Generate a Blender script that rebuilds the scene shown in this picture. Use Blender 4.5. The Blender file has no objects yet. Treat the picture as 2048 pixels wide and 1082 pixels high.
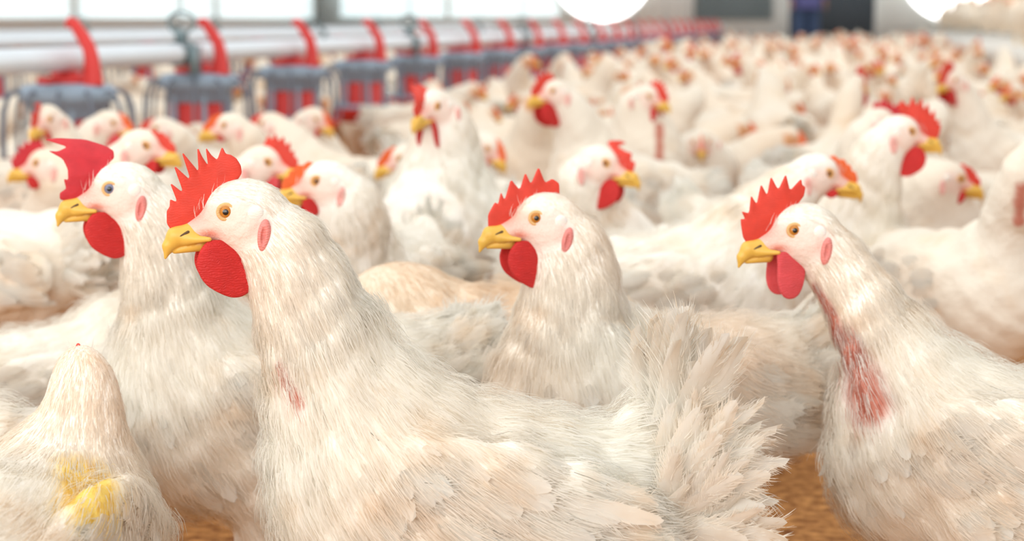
import bpy, math, random
import numpy as np
from mathutils import Matrix, Vector

random.seed(7)
RNG = np.random.default_rng(11)
SC = bpy.context.scene
COL = SC.collection
PI = math.pi
R = math.radians

# ------------------------------------------------------------------ camera, light, exposure
W, H, F = 2048, 1082, 3800.0
YAW, PITCH, CAM_Z = R(10.1), R(7.5), 0.60
cam_data = bpy.data.cameras.new('camera')
cam = bpy.data.objects.new('camera', cam_data)
COL.objects.link(cam)
cam.location = (0, 0, CAM_Z)
cam.rotation_euler = (PI / 2 - PITCH, 0, YAW)
cam_data.sensor_width = 36.0
cam_data.lens = 36.0 * F / W
cam_data.clip_start, cam_data.clip_end = 0.05, 200
cam_data.dof.use_dof = True
cam_data.dof.focus_distance = 1.50
cam_data.dof.aperture_fstop = 6.4
SC.camera = cam
CAM_M = np.array(cam.rotation_euler.to_matrix())

world = bpy.data.worlds.new('daylight')
SC.world = world
world.use_nodes = True
bg = world.node_tree.nodes['Background']
bg.inputs['Color'].default_value = (0.95, 0.98, 1.0, 1)
bg.inputs['Strength'].default_value = 0.75


def area(name, loc, target, sx, sy, watts, color):
    d = bpy.data.lights.new(name, 'AREA')
    d.shape, d.size, d.size_y, d.energy, d.color = 'RECTANGLE', sx, sy, watts, color
    o = bpy.data.objects.new(name, d)
    COL.objects.link(o)
    o.location = loc
    o.rotation_euler = (Vector(target) - Vector(loc)).to_track_quat('-Z', 'Y').to_euler()
    o['kind'] = 'structure'
    return o


area('overhead_fill', (-1.2, 2.0, 3.6), (0.0, 2.3, 0.2), 3.0, 5.0, 40, (1.0, 0.98, 0.93))  # added soft top light for gentle shadows, no actual lamp there
area('overhead_fill', (0.0, 13.0, 3.8), (0.0, 13.1, 0.2), 6.0, 14.0, 100, (1.0, 0.97, 0.92))  # added overhead light that brightens the flock behind
area('window_daylight', (4.8, 16.0, 2.0), (1.6, 16.2, 0.7), 16.0, 1.6, 200, (1.0, 1.0, 1.0))  # added side light to whiten the platform hens; this wall has no window
area('window_daylight', (-1.4, -2.4, 1.7), (-0.2, 2.2, 0.3), 5.5, 2.4, 125, (1.0, 0.985, 0.95))  # added frontal fill behind the camera, not a real window

SC.view_settings.view_transform = 'Standard'
SC.view_settings.look = 'None'
SC.view_settings.gamma = 1
SC.view_settings.use_curve_mapping = False
SC.view_settings.exposure = 0.34
SC.cycles.max_bounces = 8
SC.cycles.diffuse_bounces = 5
SC.cycles.transparent_max_bounces = 8
SC.cycles.use_denoising = True


def at(px, py, d):
    v = np.array([(px - W / 2) / F * d, -(py - H / 2) / F * d, -d])
    return CAM_M @ v + np.array([0, 0, CAM_Z])


def lin(r, g, b):
    f = lambda c: c / 12.92 if c <= 0.04045 else ((c + 0.055) / 1.055) ** 2.4
    return (f(r / 255), f(g / 255), f(b / 255))


# ------------------------------------------------------------------ materials
def new_mat(name):
    m = bpy.data.materials.new(name)
    m.use_nodes = True
    nt = m.node_tree
    return m, nt, nt.nodes['Principled BSDF']


def plain(name, rgb, rough=0.6, metal=0.0, noise=0.0, scale=30, bump=0.0, spec=0.3, emit=0.0):
    m, nt, p = new_mat(name)
    p.inputs['Base Color'].default_value = (*rgb, 1)
    p.inputs['Roughness'].default_value = rough
    p.inputs['Metallic'].default_value = metal
    p.inputs['Specular IOR Level'].default_value = spec
    if noise or bump:
        tc = nt.nodes.new('ShaderNodeTexCoord')
        n = nt.nodes.new('ShaderNodeTexNoise')
        n.inputs['Scale'].default_value = scale
        n.inputs['Detail'].default_value = 4
        nt.links.new(tc.outputs['Object'], n.inputs['Vector'])
        if noise:
            mx = nt.nodes.new('ShaderNodeMix')
            mx.data_type = 'RGBA'
            mx.inputs[6].default_value = (*[c * (1 - noise) for c in rgb], 1)
            mx.inputs[7].default_value = (*[min(1, c * (1 + noise)) for c in rgb], 1)
            nt.links.new(n.outputs['Fac'], mx.inputs[0])
            nt.links.new(mx.outputs[2], p.inputs['Base Color'])
        if bump:
            b = nt.nodes.new('ShaderNodeBump')
            b.inputs['Strength'].default_value = bump
            b.inputs['Distance'].default_value = 0.002
            nt.links.new(n.outputs['Fac'], b.inputs['Height'])
            nt.links.new(b.outputs['Normal'], p.inputs['Normal'])
    if emit:
        p.inputs['Emission Color'].default_value = (*rgb, 1)
        p.inputs['Emission Strength'].default_value = emit
    return m


def attr_node(nt, name):
    a = nt.nodes.new('ShaderNodeAttribute')
    a.attribute_name = name
    return a


def plumage_mat(name, trans, bump):
    m, nt, p = new_mat(name)
    a = attr_node(nt, 'col')
    tc = nt.nodes.new('ShaderNodeTexCoord')
    # yellow-brown litter stains in the down
    n = nt.nodes.new('ShaderNodeTexNoise')
    n.inputs['Scale'].default_value = 16
    n.inputs['Detail'].default_value = 5
    nt.links.new(tc.outputs['Object'], n.inputs['Vector'])
    cr = nt.nodes.new('ShaderNodeMapRange')
    cr.inputs[1].default_value, cr.inputs[2].default_value = 0.55, 0.78
    cr.inputs[3].default_value, cr.inputs[4].default_value = 0.0, 0.45
    nt.links.new(n.outputs['Fac'], cr.inputs[0])
    mx = nt.nodes.new('ShaderNodeMix')
    mx.data_type, mx.blend_type = 'RGBA', 'MULTIPLY'
    mx.inputs[7].default_value = (*lin(244, 218, 184), 1)
    nt.links.new(cr.outputs[0], mx.inputs[0])
    nt.links.new(a.outputs['Color'], mx.inputs[6])
    if trans:
        d = nt.nodes.new('ShaderNodeBsdfDiffuse')
        t = nt.nodes.new('ShaderNodeBsdfTranslucent')
        s = nt.nodes.new('ShaderNodeMixShader')
        s.inputs[0].default_value = trans
        nt.links.new(mx.outputs[2], d.inputs['Color'])
        nt.links.new(mx.outputs[2], t.inputs['Color'])
        nt.links.new(d.outputs[0], s.inputs[1])
        nt.links.new(t.outputs[0], s.inputs[2])
        nt.links.new(s.outputs[0], nt.nodes['Material Output'].inputs['Surface'])
        nt.nodes.remove(p)
    else:
        nt.links.new(mx.outputs[2], p.inputs['Base Color'])
        p.inputs['Roughness'].default_value = 0.9
        p.inputs['Specular IOR Level'].default_value = 0.1
        if bump:
            n2 = nt.nodes.new('ShaderNodeTexNoise')
            n2.inputs['Scale'].default_value = 140
            n2.inputs['Detail'].default_value = 3
            nt.links.new(tc.outputs['Object'], n2.inputs['Vector'])
            b = nt.nodes.new('ShaderNodeBump')
            b.inputs['Strength'].default_value = bump
            b.inputs['Distance'].default_value = 0.004
            nt.links.new(n2.outputs['Fac'], b.inputs['Height'])
            nt.links.new(b.outputs['Normal'], p.inputs['Normal'])
    return m


def flesh(name, rgb, sss=0.25, wrinkle=0.35, rough=0.55):
    m, nt, p = new_mat(name)
    tc = nt.nodes.new('ShaderNodeTexCoord')
    n = nt.nodes.new('ShaderNodeTexNoise')
    n.inputs['Scale'].default_value = 90
    n.inputs['Detail'].default_value = 5
    nt.links.new(tc.outputs['Object'], n.inputs['Vector'])
    mx = nt.nodes.new('ShaderNodeMix')
    mx.data_type = 'RGBA'
    mx.inputs[6].default_value = (*[c * 0.8 for c in rgb], 1)
    mx.inputs[7].default_value = (*[min(1, c * 1.2) for c in rgb], 1)
    nt.links.new(n.outputs['Fac'], mx.inputs[0])
    nt.links.new(mx.outputs[2], p.inputs['Base Color'])
    wv = nt.nodes.new('ShaderNodeTexWave')
    wv.bands_direction = 'Z'
    wv.inputs['Scale'].default_value = 160
    wv.inputs['Distortion'].default_value = 9
    wv.inputs['Detail'].default_value = 2
    wv.inputs['Detail Scale'].default_value = 1.2
    nt.links.new(tc.outputs['Object'], wv.inputs['Vector'])
    n2 = nt.nodes.new('ShaderNodeTexNoise')
    n2.inputs['Scale'].default_value = 900
    nt.links.new(tc.outputs['Object'], n2.inputs['Vector'])
    ad = nt.nodes.new('ShaderNodeMath')
    ad.operation = 'ADD'
    nt.links.new(wv.outputs['Fac'], ad.inputs[0])
    nt.links.new(n2.outputs['Fac'], ad.inputs[1])
    b = nt.nodes.new('ShaderNodeBump')
    b.inputs['Strength'].default_value = wrinkle
    b.inputs['Distance'].default_value = 0.0006
    nt.links.new(ad.outputs[0], b.inputs['Height'])
    nt.links.new(b.outputs['Normal'], p.inputs['Normal'])
    p.inputs['Roughness'].default_value = rough
    p.inputs['Specular IOR Level'].default_value = 0.25
    p.inputs['Subsurface Weight'].default_value = sss
    p.inputs['Subsurface Radius'].default_value = (0.006, 0.002, 0.001)
    p.inputs['Subsurface Scale'].default_value = 0.5
    return m


M = {
    'skinbody': plumage_mat('white down', 0.0, 0.5),
    'plume': plumage_mat('white feather', 0.5, 0),
    'comb': flesh('coral red comb', lin(216, 70, 55), wrinkle=0.16),
    'comb_deep': flesh('crimson comb', lin(196, 48, 56), wrinkle=0.16),
    'comb_orange': flesh('orange comb', lin(232, 106, 54)),
    'wattle': flesh('red wattle', lin(200, 46, 44), wrinkle=0.6),
    'wattle_pink': flesh('rose wattle', lin(214, 80, 84), wrinkle=0.5),
    'lobe': flesh('white ear lobe', lin(246, 232, 222), 0.2, 0.2),
    'lobe_red': flesh('pink red ear lobe', lin(226, 140, 132), 0.2, 0.5),
    'lobe_soft': flesh('pale pink ear lobe', lin(236, 178, 168), 0.2, 0.4),
    'lid': flesh('yellow eyelid', lin(226, 180, 122), 0.2, 0.3),
    'beak': plain('ochre beak', lin(226, 178, 78), 0.38, noise=0.12, scale=70, spec=0.4),
    'nostril': plain('nostril shadow', lin(96, 74, 52), 0.8),
    'iris': plain('amber iris', lin(190, 120, 40), 0.12, spec=0.6),
    'iris_grey': plain('clouded grey iris', lin(120, 124, 150), 0.2, spec=0.6),
    'pupil': plain('black pupil', (0.006, 0.005, 0.005), 0.06, spec=0.7),
    'leg': plain('yellow shank', lin(222, 176, 84), 0.6, noise=0.2, scale=120, bump=0.5),
    'red_plastic': plain('red feeder plastic', lin(214, 62, 58), 0.4),
    'grey_plastic': plain('blue grey feeder plastic', lin(150, 166, 182), 0.5),
    'dark_plastic': plain('dark grey grill plastic', lin(112, 118, 130), 0.5),
    'galv': plain('galvanised pipe', lin(224, 232, 238), 0.35, 0.1, noise=0.06, scale=8),
    'bracket': plain('zinc hanger', lin(128, 146, 150), 0.5, 0.3),
}

# ------------------------------------------------------------------ mesh tools


def mesh_np(name, V, Fa, mat, col=None, smooth=True, mats=None, midx=None, nor=None):
    V = np.asarray(V, np.float32)
    Fa = np.asarray(Fa, np.int32)
    me = bpy.data.meshes.new(name)
    n, k = Fa.shape
    me.vertices.add(len(V))
    me.vertices.foreach_set('co', V.ravel())
    me.loops.add(n * k)
    me.loops.foreach_set('vertex_index', Fa.ravel())
    me.polygons.add(n)
    me.polygons.foreach_set('loop_start', np.arange(0, n * k, k, dtype=np.int32))
    if smooth:
        me.polygons.foreach_set('use_smooth', np.ones(n, dtype=bool))
    for mm in (mats or [mat]):
        me.materials.append(mm)
    if midx is not None:
        me.polygons.foreach_set('material_index', np.asarray(midx, np.int32))
    if col is not None:
        a = me.attributes.new('col', 'FLOAT_COLOR', 'POINT')
        c = np.ones((len(V), 4), np.float32)
        c[:, :3] = col
        a.data.foreach_set('color', c.ravel())
    me.update(calc_edges=True)
    if nor is not None:
        me.normals_split_custom_set_from_vertices(np.asarray(nor, np.float32))
    return me


def link(name, me, parent=None):
    o = bpy.data.objects.new(name, me)
    COL.objects.link(o)
    if parent is not None:
        o.parent = parent
    return o


def empty(name, loc, rz=0.0):
    o = bpy.data.objects.new(name, None)
    COL.objects.link(o)
    o.empty_display_size = 0.05
    o.location = loc
    o.rotation_euler = (0, 0, rz)
    return o


def tag(o, label=None, cat=None, group=None, kind=None):
    for k, v in (('label', label), ('category', cat), ('group', group), ('kind', kind)):
        if v:
            o[k] = v
    return o


def nets(vals, xs, ys, zs):
    """naive surface nets on a rectilinear grid; quads wound outwards"""
    s = vals < 0
    nx, ny, nz = vals.shape
    cs = [(i, j, k) for i in (0, 1) for j in (0, 1) for k in (0, 1)]
    cnt = np.zeros((nx - 1, ny - 1, nz - 1), np.int8)
    for i, j, k in cs:
        cnt += s[i:nx - 1 + i, j:ny - 1 + j, k:nz - 1 + k]
    act = (cnt > 0) & (cnt < 8)
    idx = np.argwhere(act)
    ids = -np.ones(act.shape, np.int32)
    ids[act] = np.arange(len(idx))
    cv = {c: vals[idx[:, 0] + c[0], idx[:, 1] + c[1], idx[:, 2] + c[2]] for c in cs}
    pos = np.zeros((len(idx), 3))
    num = np.zeros(len(idx))
    for a in cs:
        for ax in range(3):
            if a[ax] == 0:
                b = list(a)
                b[ax] = 1
                b = tuple(b)
                va, vb = cv[a], cv[b]
                m = (va < 0) != (vb < 0)
                t = np.where(m, va / np.where(m, va - vb, 1), 0)
                p = np.tile(np.array(a, float), (len(idx), 1))
                p[:, ax] = t
                pos += p * m[:, None]
                num += m
    pos /= num[:, None]
    V = np.empty_like(pos)
    for ax, g in enumerate((xs, ys, zs)):
        i0 = idx[:, ax]
        V[:, ax] = g[i0] + pos[:, ax] * (g[i0 + 1] - g[i0])
    quads = []
    for ax in range(3):
        o1, o2 = (ax + 1) % 3, (ax + 2) % 3
        sl0, sl1 = [slice(None)] * 3, [slice(None)] * 3
        sl0[ax], sl1[ax] = slice(0, -1), slice(1, None)
        for o in (o1, o2):
            sl0[o] = sl1[o] = slice(1, -1)
        a, b = s[tuple(sl0)], s[tuple(sl1)]
        for flip in (0, 1):
            e = np.argwhere((a & ~b) if flip == 0 else (~a & b))
            if not len(e):
                continue
            e[:, o1] += 1
            e[:, o2] += 1

            def cell(d1, d2):
                c = e.copy()
                c[:, o1] += d1
                c[:, o2] += d2
                return ids[c[:, 0], c[:, 1], c[:, 2]]
            q = np.stack([cell(-1, -1), cell(0, -1), cell(0, 0), cell(-1, 0)], 1)
            quads.append(q if flip == 0 else q[:, ::-1])
    return V, np.concatenate(quads)


def capsule(P, a, b, ra, rb, ysc=1.0):
    a, b = np.asarray(a, float), np.asarray(b, float)
    ab = b - a
    q = P - a
    t = np.clip((q @ ab) / (ab @ ab), 0, 1)
    q = q - t[..., None] * ab
    if ysc != 1.0:
        q = q * np.array([1, 1 / ysc, 1])
    return np.sqrt((q * q).sum(-1)) - (ra + t * (rb - ra))


def ellips(P, c, r, rot=None):
    q = P - np.asarray(c, float)
    if rot is not None:
        q = q @ rot
    r = np.asarray(r, float)
    k0 = np.sqrt(((q / r) ** 2).sum(-1))
    k1 = np.sqrt(((q / r ** 2) ** 2).sum(-1)) + 1e-9
    return k0 * (k0 - 1) / k1


def smin(a, b, k):
    h = np.clip(0.5 + 0.5 * (b - a) / k, 0, 1)
    return b + (a - b) * h - k * h * (1 - h)


def grid(lo, hi, fine_lo, fine_hi, coarse, fine):
    """axis samples from lo to hi: coarse outside, fine between fine_lo and fine_hi"""
    out = []
    x = lo
    while x < hi + coarse:
        out.append(x)
        x += fine if fine_lo - coarse < x < fine_hi else coarse
    return np.array(out)


def axis_rot(ax, a):
    return np.array(Matrix.Rotation(a, 3, ax))


def poly_sdf(P, poly):
    poly = np.asarray(poly, float)
    d = np.full(len(P), 1e9)
    sg = np.ones(len(P))
    n = len(poly)
    for i in range(n):
        a, b = poly[i], poly[i - 1]
        e = b - a
        w = P - a
        t = np.clip((w @ e) / (e @ e + 1e-12), 0, 1)
        q = w - t[:, None] * e
        d = np.minimum(d, (q * q).sum(1))
        c1 = P[:, 1] >= a[1]
        c2 = P[:, 1] < b[1]
        c3 = e[0] * w[:, 1] > e[1] * w[:, 0]
        allc = (c1 & c2 & c3) | (~c1 & ~c2 & ~c3)
        sg = np.where(allc, -sg, sg)
    return sg * np.sqrt(d)


def smooth_poly(poly, n=1, c=0.25):
    p = np.asarray(poly, float)
    for _ in range(n):
        q = np.roll(p, -1, 0)
        p = np.stack([(1 - c) * p + c * q, c * p + (1 - c) * q], 1).reshape(-1, 2)
    return p


def sheet(poly, thick, step, r_edge=0.0016, rib=0.0):
    """fleshy sheet: outline in x,z; half thickness grows from the rounded rim inwards"""
    poly = np.asarray(poly, float)
    pad = thick + 2 * step
    xs = np.arange(poly[:, 0].min() - pad, poly[:, 0].max() + pad, step)
    zs = np.arange(poly[:, 1].min() - pad, poly[:, 1].max() + pad, step)
    ys = np.arange(-thick - 2.5 * step * 0.7, thick + 2.5 * step * 0.7, step * 0.7)
    X, Z = np.meshgrid(xs, zs, indexing='ij')
    d2 = poly_sdf(np.stack([X.ravel(), Z.ravel()], 1), poly).reshape(X.shape)
    half = r_edge + (thick - r_edge) * np.clip(-d2 / (6 * thick), 0, 1) ** 0.6
    D = d2[:, None, :]
    hf = half[:, None, :]
    Y = np.abs(ys)[None, :, None]
    vals = np.sqrt(np.maximum(D + hf, 0) ** 2 + Y ** 2) - hf
    return nets(vals, xs, ys, zs)


# ------------------------------------------------------------------ head parts, millimetres from the midpoint between the eyes
MM = 0.001
COMBS = {
    'spiked': [(42, -13), (45, -8), (44.5, 2), (42, 5), (41.5, 11), (36, 8), (41, 24), (31, 15), (37.5, 37.5), (25, 24.5), (31, 48),
               (20, 33), (18.6, 30), (18.6, 51), (15, 42), (11, 35), (12.3, 50), (8, 43), (3.8, 39), (-0.5, 49.5), (-3, 43.5), (-7, 42.5), (-11, 39.5), (-14, 34), (-14.5, 28), (-12, 24), (-4, 20),
               (-8, 10), (10, 0), (26, -14)],
    'flame': [(40, -13), (44, -7), (46, 4), (46.5, 10), (42, 9.5), (46, 17), (38.5, 15), (37, 32), (31, 23), (27, 42), (21, 31), (18, 49), (11, 36), (4, 51),
              (-0.5, 35), (-12, 46), (-13, 40), (-16, 38), (-15, 30), (-9, 22.5), (0, 19), (-8, 10), (10, 0), (26, -14)],
    'torch': [(41, -12), (42, 0), (36, 12), (33, 10), (31, 22), (27, 14), (22, 34), (13, 24), (9, 41), (3, 30), (-3, 47), (-11, 32), (-18, 36), (-25, 32),
              (-26, 20), (-18, 14), (-8, 16), (-8, 8), (10, 0), (26, -14)],
    'tall': [(38, -10), (42, -2), (40, 8), (36, 6), (36, 18), (30, 14), (30, 30), (22, 24), (20, 38), (12, 30), (8, 42), (2, 32), (-6, 38), (-10, 28), (-14, 24), (-8, 17), (-8, 8), (10, 0), (26, -14)],
    'low': [(40, -12), (41, -5), (37, 4), (33, 4), (30, 12), (26, 12), (21, 19), (15, 18), (8, 23), (2, 21), (-2, 18), (-4, 10), (10, 0), (26, -14)],
    'floppy': [(38, -12), (45, -10), (45, -4), (39, 0), (41, 9), (37, 8), (37, 18), (41, 28), (54, 37), (45, 36), (36, 41), (57, 50), (44, 52), (20, 50), (2, 42), (-6, 36), (-6, 28), (0, 22), (-4, 10), (10, 0), (26, -14)],
    'split': [(38, -10), (40, 4), (33, 6), (34, 16), (24, 18), (12, 24), (24, 30), (14, 33), (2, 32), (-4, 28), (2, 22), (8, 14), (10, 0), (24, -12)],
}
WATTLES = {
    'round': [(15, -21), (22, -29), (25, -40), (20, -53), (9, -61), (-2, -66), (-12, -64), (-20, -55), (-22, -45), (-18, -34), (-10, -26), (2, -22)],
    'long': [(16, -20), (15, -32), (16, -46), (13, -58), (6, -64), (-4, -63), (-10, -56), (-14, -42), (-13, -30), (-6, -23), (4, -20)],
    'small': [(16, -20), (18, -28), (16, -37), (10, -43), (2, -43), (-6, -37), (-9, -29), (-2, -22)],
    'tiny': [(15, -20), (16, -25), (12, -31), (4, -32), (-2, -27), (2, -21)],
}


def comb_np(kind, step, flop=0.0, seed=0):
    V, Q = sheet(smooth_poly(COMBS[kind], 1, 0.12) * MM, 0.0030, step, 0.0012)
    r = np.random.default_rng(seed)
    z = np.clip(V[:, 2] - 0.012, 0, None)
    V[:, 1] += flop * z * 0.6 + flop * z * z * 18 + 0.0012 * np.sin(V[:, 0] * 160 + r.random() * 6) * np.clip(z / 0.02, 0, 1)
    V[:, 2] -= abs(flop) * z * z * 9
    return V, Q


def wattle_np(kind, step, side, size=1.0):
    p = smooth_poly(WATTLES[kind], 2)
    p = (p - np.array([6, -22])) * size + np.array([6, -22])
    V, Q = sheet(p * MM, 0.0034, step, 0.0018)
    depth = np.clip(-0.022 - V[:, 2], 0, 0.06)
    V[:, 1] += side * (0.0095 + 0.16 * depth - 1.2 * depth * depth) + side * 0.003 * np.sin(V[:, 0] * 90)
    return V, Q


def sdf_part(fn, lo, hi, step):
    g = [np.arange(lo[i] - 2 * step, hi[i] + 3 * step, step) for i in range(3)]
    P = np.stack(np.meshgrid(*g, indexing='ij'), -1)
    return nets(fn(P), *g)


def beak_np(step):
    def fn(P):
        u = capsule(P, (0.027, 0, -0.0165), (0.038, 0, -0.0185), 0.0088, 0.0074, 0.92)
        u = smin(u, capsule(P, (0.038, 0, -0.0185), (0.0445, 0, -0.0255), 0.0074, 0.0045, 0.9), 0.004)
        u = smin(u, capsule(P, (0.0445, 0, -0.0255), (0.0475, 0, -0.0345), 0.0045, 0.0011), 0.003)
        for sd in (-1, 1):
            u = smin(u, capsule(P, (0.030, sd * 0.005, -0.0205), (0.014, sd * 0.0135, -0.0205), 0.0042, 0.0018), 0.004)
        low = capsule(P, (0.02, 0, -0.0255), (0.040, 0, -0.0295), 0.0055, 0.0022, 1.1)
        return np.minimum(u, low)
    return sdf_part(fn, (0.008, -0.018, -0.04), (0.052, 0.018, -0.005), step)


def nostril_np(step, sd):
    def fn(P):
        return capsule(P, (0.0295, sd * 0.0078, -0.0145), (0.0375, sd * 0.0068, -0.0185), 0.0012, 0.0008)
    return sdf_part(fn, (0.027, sd * 0.0073 - 0.003, -0.022), (0.040, sd * 0.0073 + 0.003, -0.011), step)


def lobe_np(step, sd, red, y0):
    if red:
        def fn(P):
            P = P - np.array([0, sd * (y0 - 0.0242), 0])
            d = ellips(P, (-0.0265, sd * 0.0238, -0.0185), (0.0052, 0.0042, 0.0130), axis_rot('Y', -0.14))
            e = ellips(P, (-0.0255, sd * 0.0292, -0.0185), (0.0024, 0.0046, 0.0090), axis_rot('Y', -0.14))
            return np.maximum(d, -e - 0.0002)
        return sdf_part(fn, (-0.037, sd * (y0 + 0.001) - 0.008, -0.036), (-0.016, sd * (y0 + 0.001) + 0.008, -0.002), step)

    def fn(P):
        P = P - np.array([0, sd * (y0 - 0.0228), 0])
        d = ellips(P, (-0.0215, sd * 0.0212, -0.002), (0.0064, 0.0034, 0.0066))
        return d
    return sdf_part(fn, (-0.03, sd * y0 - 0.007, -0.01), (-0.013, sd * y0 + 0.007, 0.006), step)


def eye_np(seg, sd, y0=0.0155):
    """eyeball with its pole looking out of the head; rings nearest the pole are pupil, then iris"""
    r = 0.0058
    ang = np.array([0, 9, 17, 23.5, 24.5, 32, 40, 48, 60, 75, 90])
    V, Q, mi = [], [], []
    ax = np.array([0.22, sd * 1.0, 0.06])
    ax /= np.linalg.norm(ax)
    t1 = np.cross(ax, (0, 0, 1))
    t1 /= np.linalg.norm(t1)
    t2 = np.cross(ax, t1)
    c = np.array([0.0, sd * (y0 - 0.0036), 0.0])
    for a in ang:
        for k in range(seg):
            th = 2 * PI * k / seg
            ra = R(a)
            V.append(c + r * (math.cos(ra) * ax + math.sin(ra) * (math.cos(th) * t1 + math.sin(th) * t2)))
    for i in range(len(ang) - 1):
        for k in range(seg):
            k2 = (k + 1) % seg
            Q.append((i * seg + k, i * seg + k2, (i + 1) * seg + k2, (i + 1) * seg + k))
            mi.append(1 if i < 3 else 0)
    return np.array(V), np.array(Q), mi


def lid_np(seg, sd, y0=0.0155):
    ax = np.array([0.22, sd * 1.0, 0.06])
    ax /= np.linalg.norm(ax)
    t1 = np.cross(ax, (0, 0, 1))
    t1 /= np.linalg.norm(t1)
    t2 = np.cross(ax, t1)
    c = np.array([0.0, sd * (y0 - 0.0036), 0.0]) + ax * 0.0027
    V, Q = [], []
    m = 8
    for k in range(seg):
        th = 2 * PI * k / seg
        e = math.cos(th) * t1 * 0.0061 + math.sin(th) * t2 * 0.0057
        eo = e / np.linalg.norm(e)
        for j in range(m):
            ph = 2 * PI * j / m
            V.append(c + e + 0.0016 * math.cos(ph) * eo + 0.0013 * math.sin(ph) * ax)
    for k in range(seg):
        for j in range(m):
            a, b = k * m + j, k * m + (j + 1) % m
            c2, d = ((k + 1) % seg) * m + (j + 1) % m, ((k + 1) % seg) * m + j
            Q.append((a, b, c2, d))
    return np.array(V), np.array(Q)


# ------------------------------------------------------------------ feathers
def unit(v):
    return v / (np.linalg.norm(v, axis=-1, keepdims=True) + 1e-12)


def vanes_np(base, d, n, L, Wd, curl, tint, rng, nl=6, barbs=0):
    """leaf-shaped feather blades with a raised shaft line, one per row; barbs: loose strands along each rim"""
    k = len(base)
    d = unit(d)
    s = unit(np.cross(d, n))
    n = np.cross(s, d)
    t = np.linspace(0, 1, nl)
    prof = np.interp(t, [0, 0.15, 0.4, 0.7, 0.88, 1.0], [0.35, 0.75, 1.0, 1.0, 0.82, 0.42])
    u = np.array([-1, 0, 1])
    T = t[None, :, None, None]
    U = u[None, None, :, None]
    Lb, Wb, Cb = L[:, None, None, None], Wd[:, None, None, None], curl[:, None, None, None]
    P = (base[:, None, None, :] + d[:, None, None, :] * (T + 0.06 * (1 - np.abs(U)) * (T > 0.9)) * Lb
         + s[:, None, None, :] * U * prof[None, :, None, None] * Wb * 0.5
         - n[:, None, None, :] * (Cb * Lb * T * T + 0.16 * Wb * np.abs(U)))
    P = P + rng.normal(0, 1, P.shape) * (0.02 * Wb)
    V = P.reshape(-1, 3)
    q = []
    for i in range(nl - 1):
        for j in range(2):
            q.append((i * 3 + j, i * 3 + j + 1, (i + 1) * 3 + j + 1, (i + 1) * 3 + j))
    q = np.array(q)
    Q = (q[None] + (np.arange(k) * nl * 3)[:, None, None]).reshape(-1, 4)
    C = np.repeat(tint, nl * 3, 0)
    Nn = np.repeat(n, nl * 3, 0)
    out = (V, Q, C, Nn)
    if barbs:
        ii = np.repeat(np.arange(k), barbs)
        tb = rng.uniform(0.25, 1.0, len(ii))
        sg = rng.choice((-1.0, 1.0), len(ii))
        tip = tb > 0.85
        wp = np.interp(tb, [0, 0.15, 0.4, 0.7, 0.88, 1.0], [0.35, 0.75, 1.0, 1.0, 0.82, 0.42])
        sg = np.where(tip | (rng.random(len(ii)) < 0.5), sg * rng.random(len(ii)), sg)
        p = (base[ii] + d[ii] * (tb * L[ii])[:, None] + s[ii] * (sg * wp * Wd[ii] * 0.42)[:, None]
             - n[ii] * (curl[ii] * L[ii] * tb * tb + 0.14 * Wd[ii] * np.abs(sg))[:, None])
        dd = d[ii] + s[ii] * (sg * 0.55)[:, None] - n[ii] * (2 * curl[ii] * tb)[:, None] + rng.normal(0, 0.16, (len(ii), 3))
        o2 = strands_np(p, dd, n[ii], rng.uniform(0.3, 0.75, len(ii)) * Wd[ii], rng.uniform(0.0004, 0.0009, len(ii)), tint[ii], rng)
        out = merge([out, o2])
    return out


def strands_np(p, d, n, L, wd, tint, rng, droop=0.25):
    k = len(p)
    d = unit(d)
    s = unit(np.cross(d, n) + rng.normal(0, 0.35, (k, 3)))
    L, wd = L[:, None], wd[:, None]
    m = p + d * L * 0.5
    e = p + d * L - n * L * droop
    V = np.stack([p - s * wd / 2, p + s * wd / 2, m - s * wd * 0.42, m + s * wd * 0.42, e - s * wd * 0.1, e + s * wd * 0.1], 1).reshape(-1, 3)
    q = np.array([(0, 1, 3, 2), (2, 3, 5, 4)])
    Q = (q[None] + (np.arange(k) * 6)[:, None, None]).reshape(-1, 4)
    return V, Q, np.repeat(tint, 6, 0), np.repeat(unit(n + rng.normal(0, 0.07, (k, 3))), 6, 0)


def merge(parts):
    V, Q, C, N, o = [], [], [], [], 0
    for v, q, c, n in parts:
        V.append(v)
        Q.append(q + o)
        C.append(c)
        N.append(n)
        o += len(v)
    return np.concatenate(V), np.concatenate(Q), np.concatenate(C), np.concatenate(N)


WHITE = np.array(lin(247, 244, 236))
CREAM = np.array(lin(247, 234, 218))
SKIN = np.array(lin(240, 216, 202))
BLUSH = np.array(lin(226, 128, 108))
RAW = np.array(lin(205, 120, 104))
TAN = np.array(lin(228, 174, 130))
DIRT = np.array(lin(196, 160, 110))


def vert_normals(V, Q):
    n = np.cross(V[Q[:, 2]] - V[Q[:, 0]], V[Q[:, 3]] - V[Q[:, 1]])
    N = np.zeros_like(V)
    for k in range(4):
        np.add.at(N, Q[:, k], n)
    return unit(N)


def near_idx(V, P, chunk=256):
    out = []
    for i in range(0, len(P), chunk):
        q = P[i:i + chunk]
        out.append(((V[None] - q[:, None]) ** 2).sum(-1).argmin(1))
    return np.concatenate(out)


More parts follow.
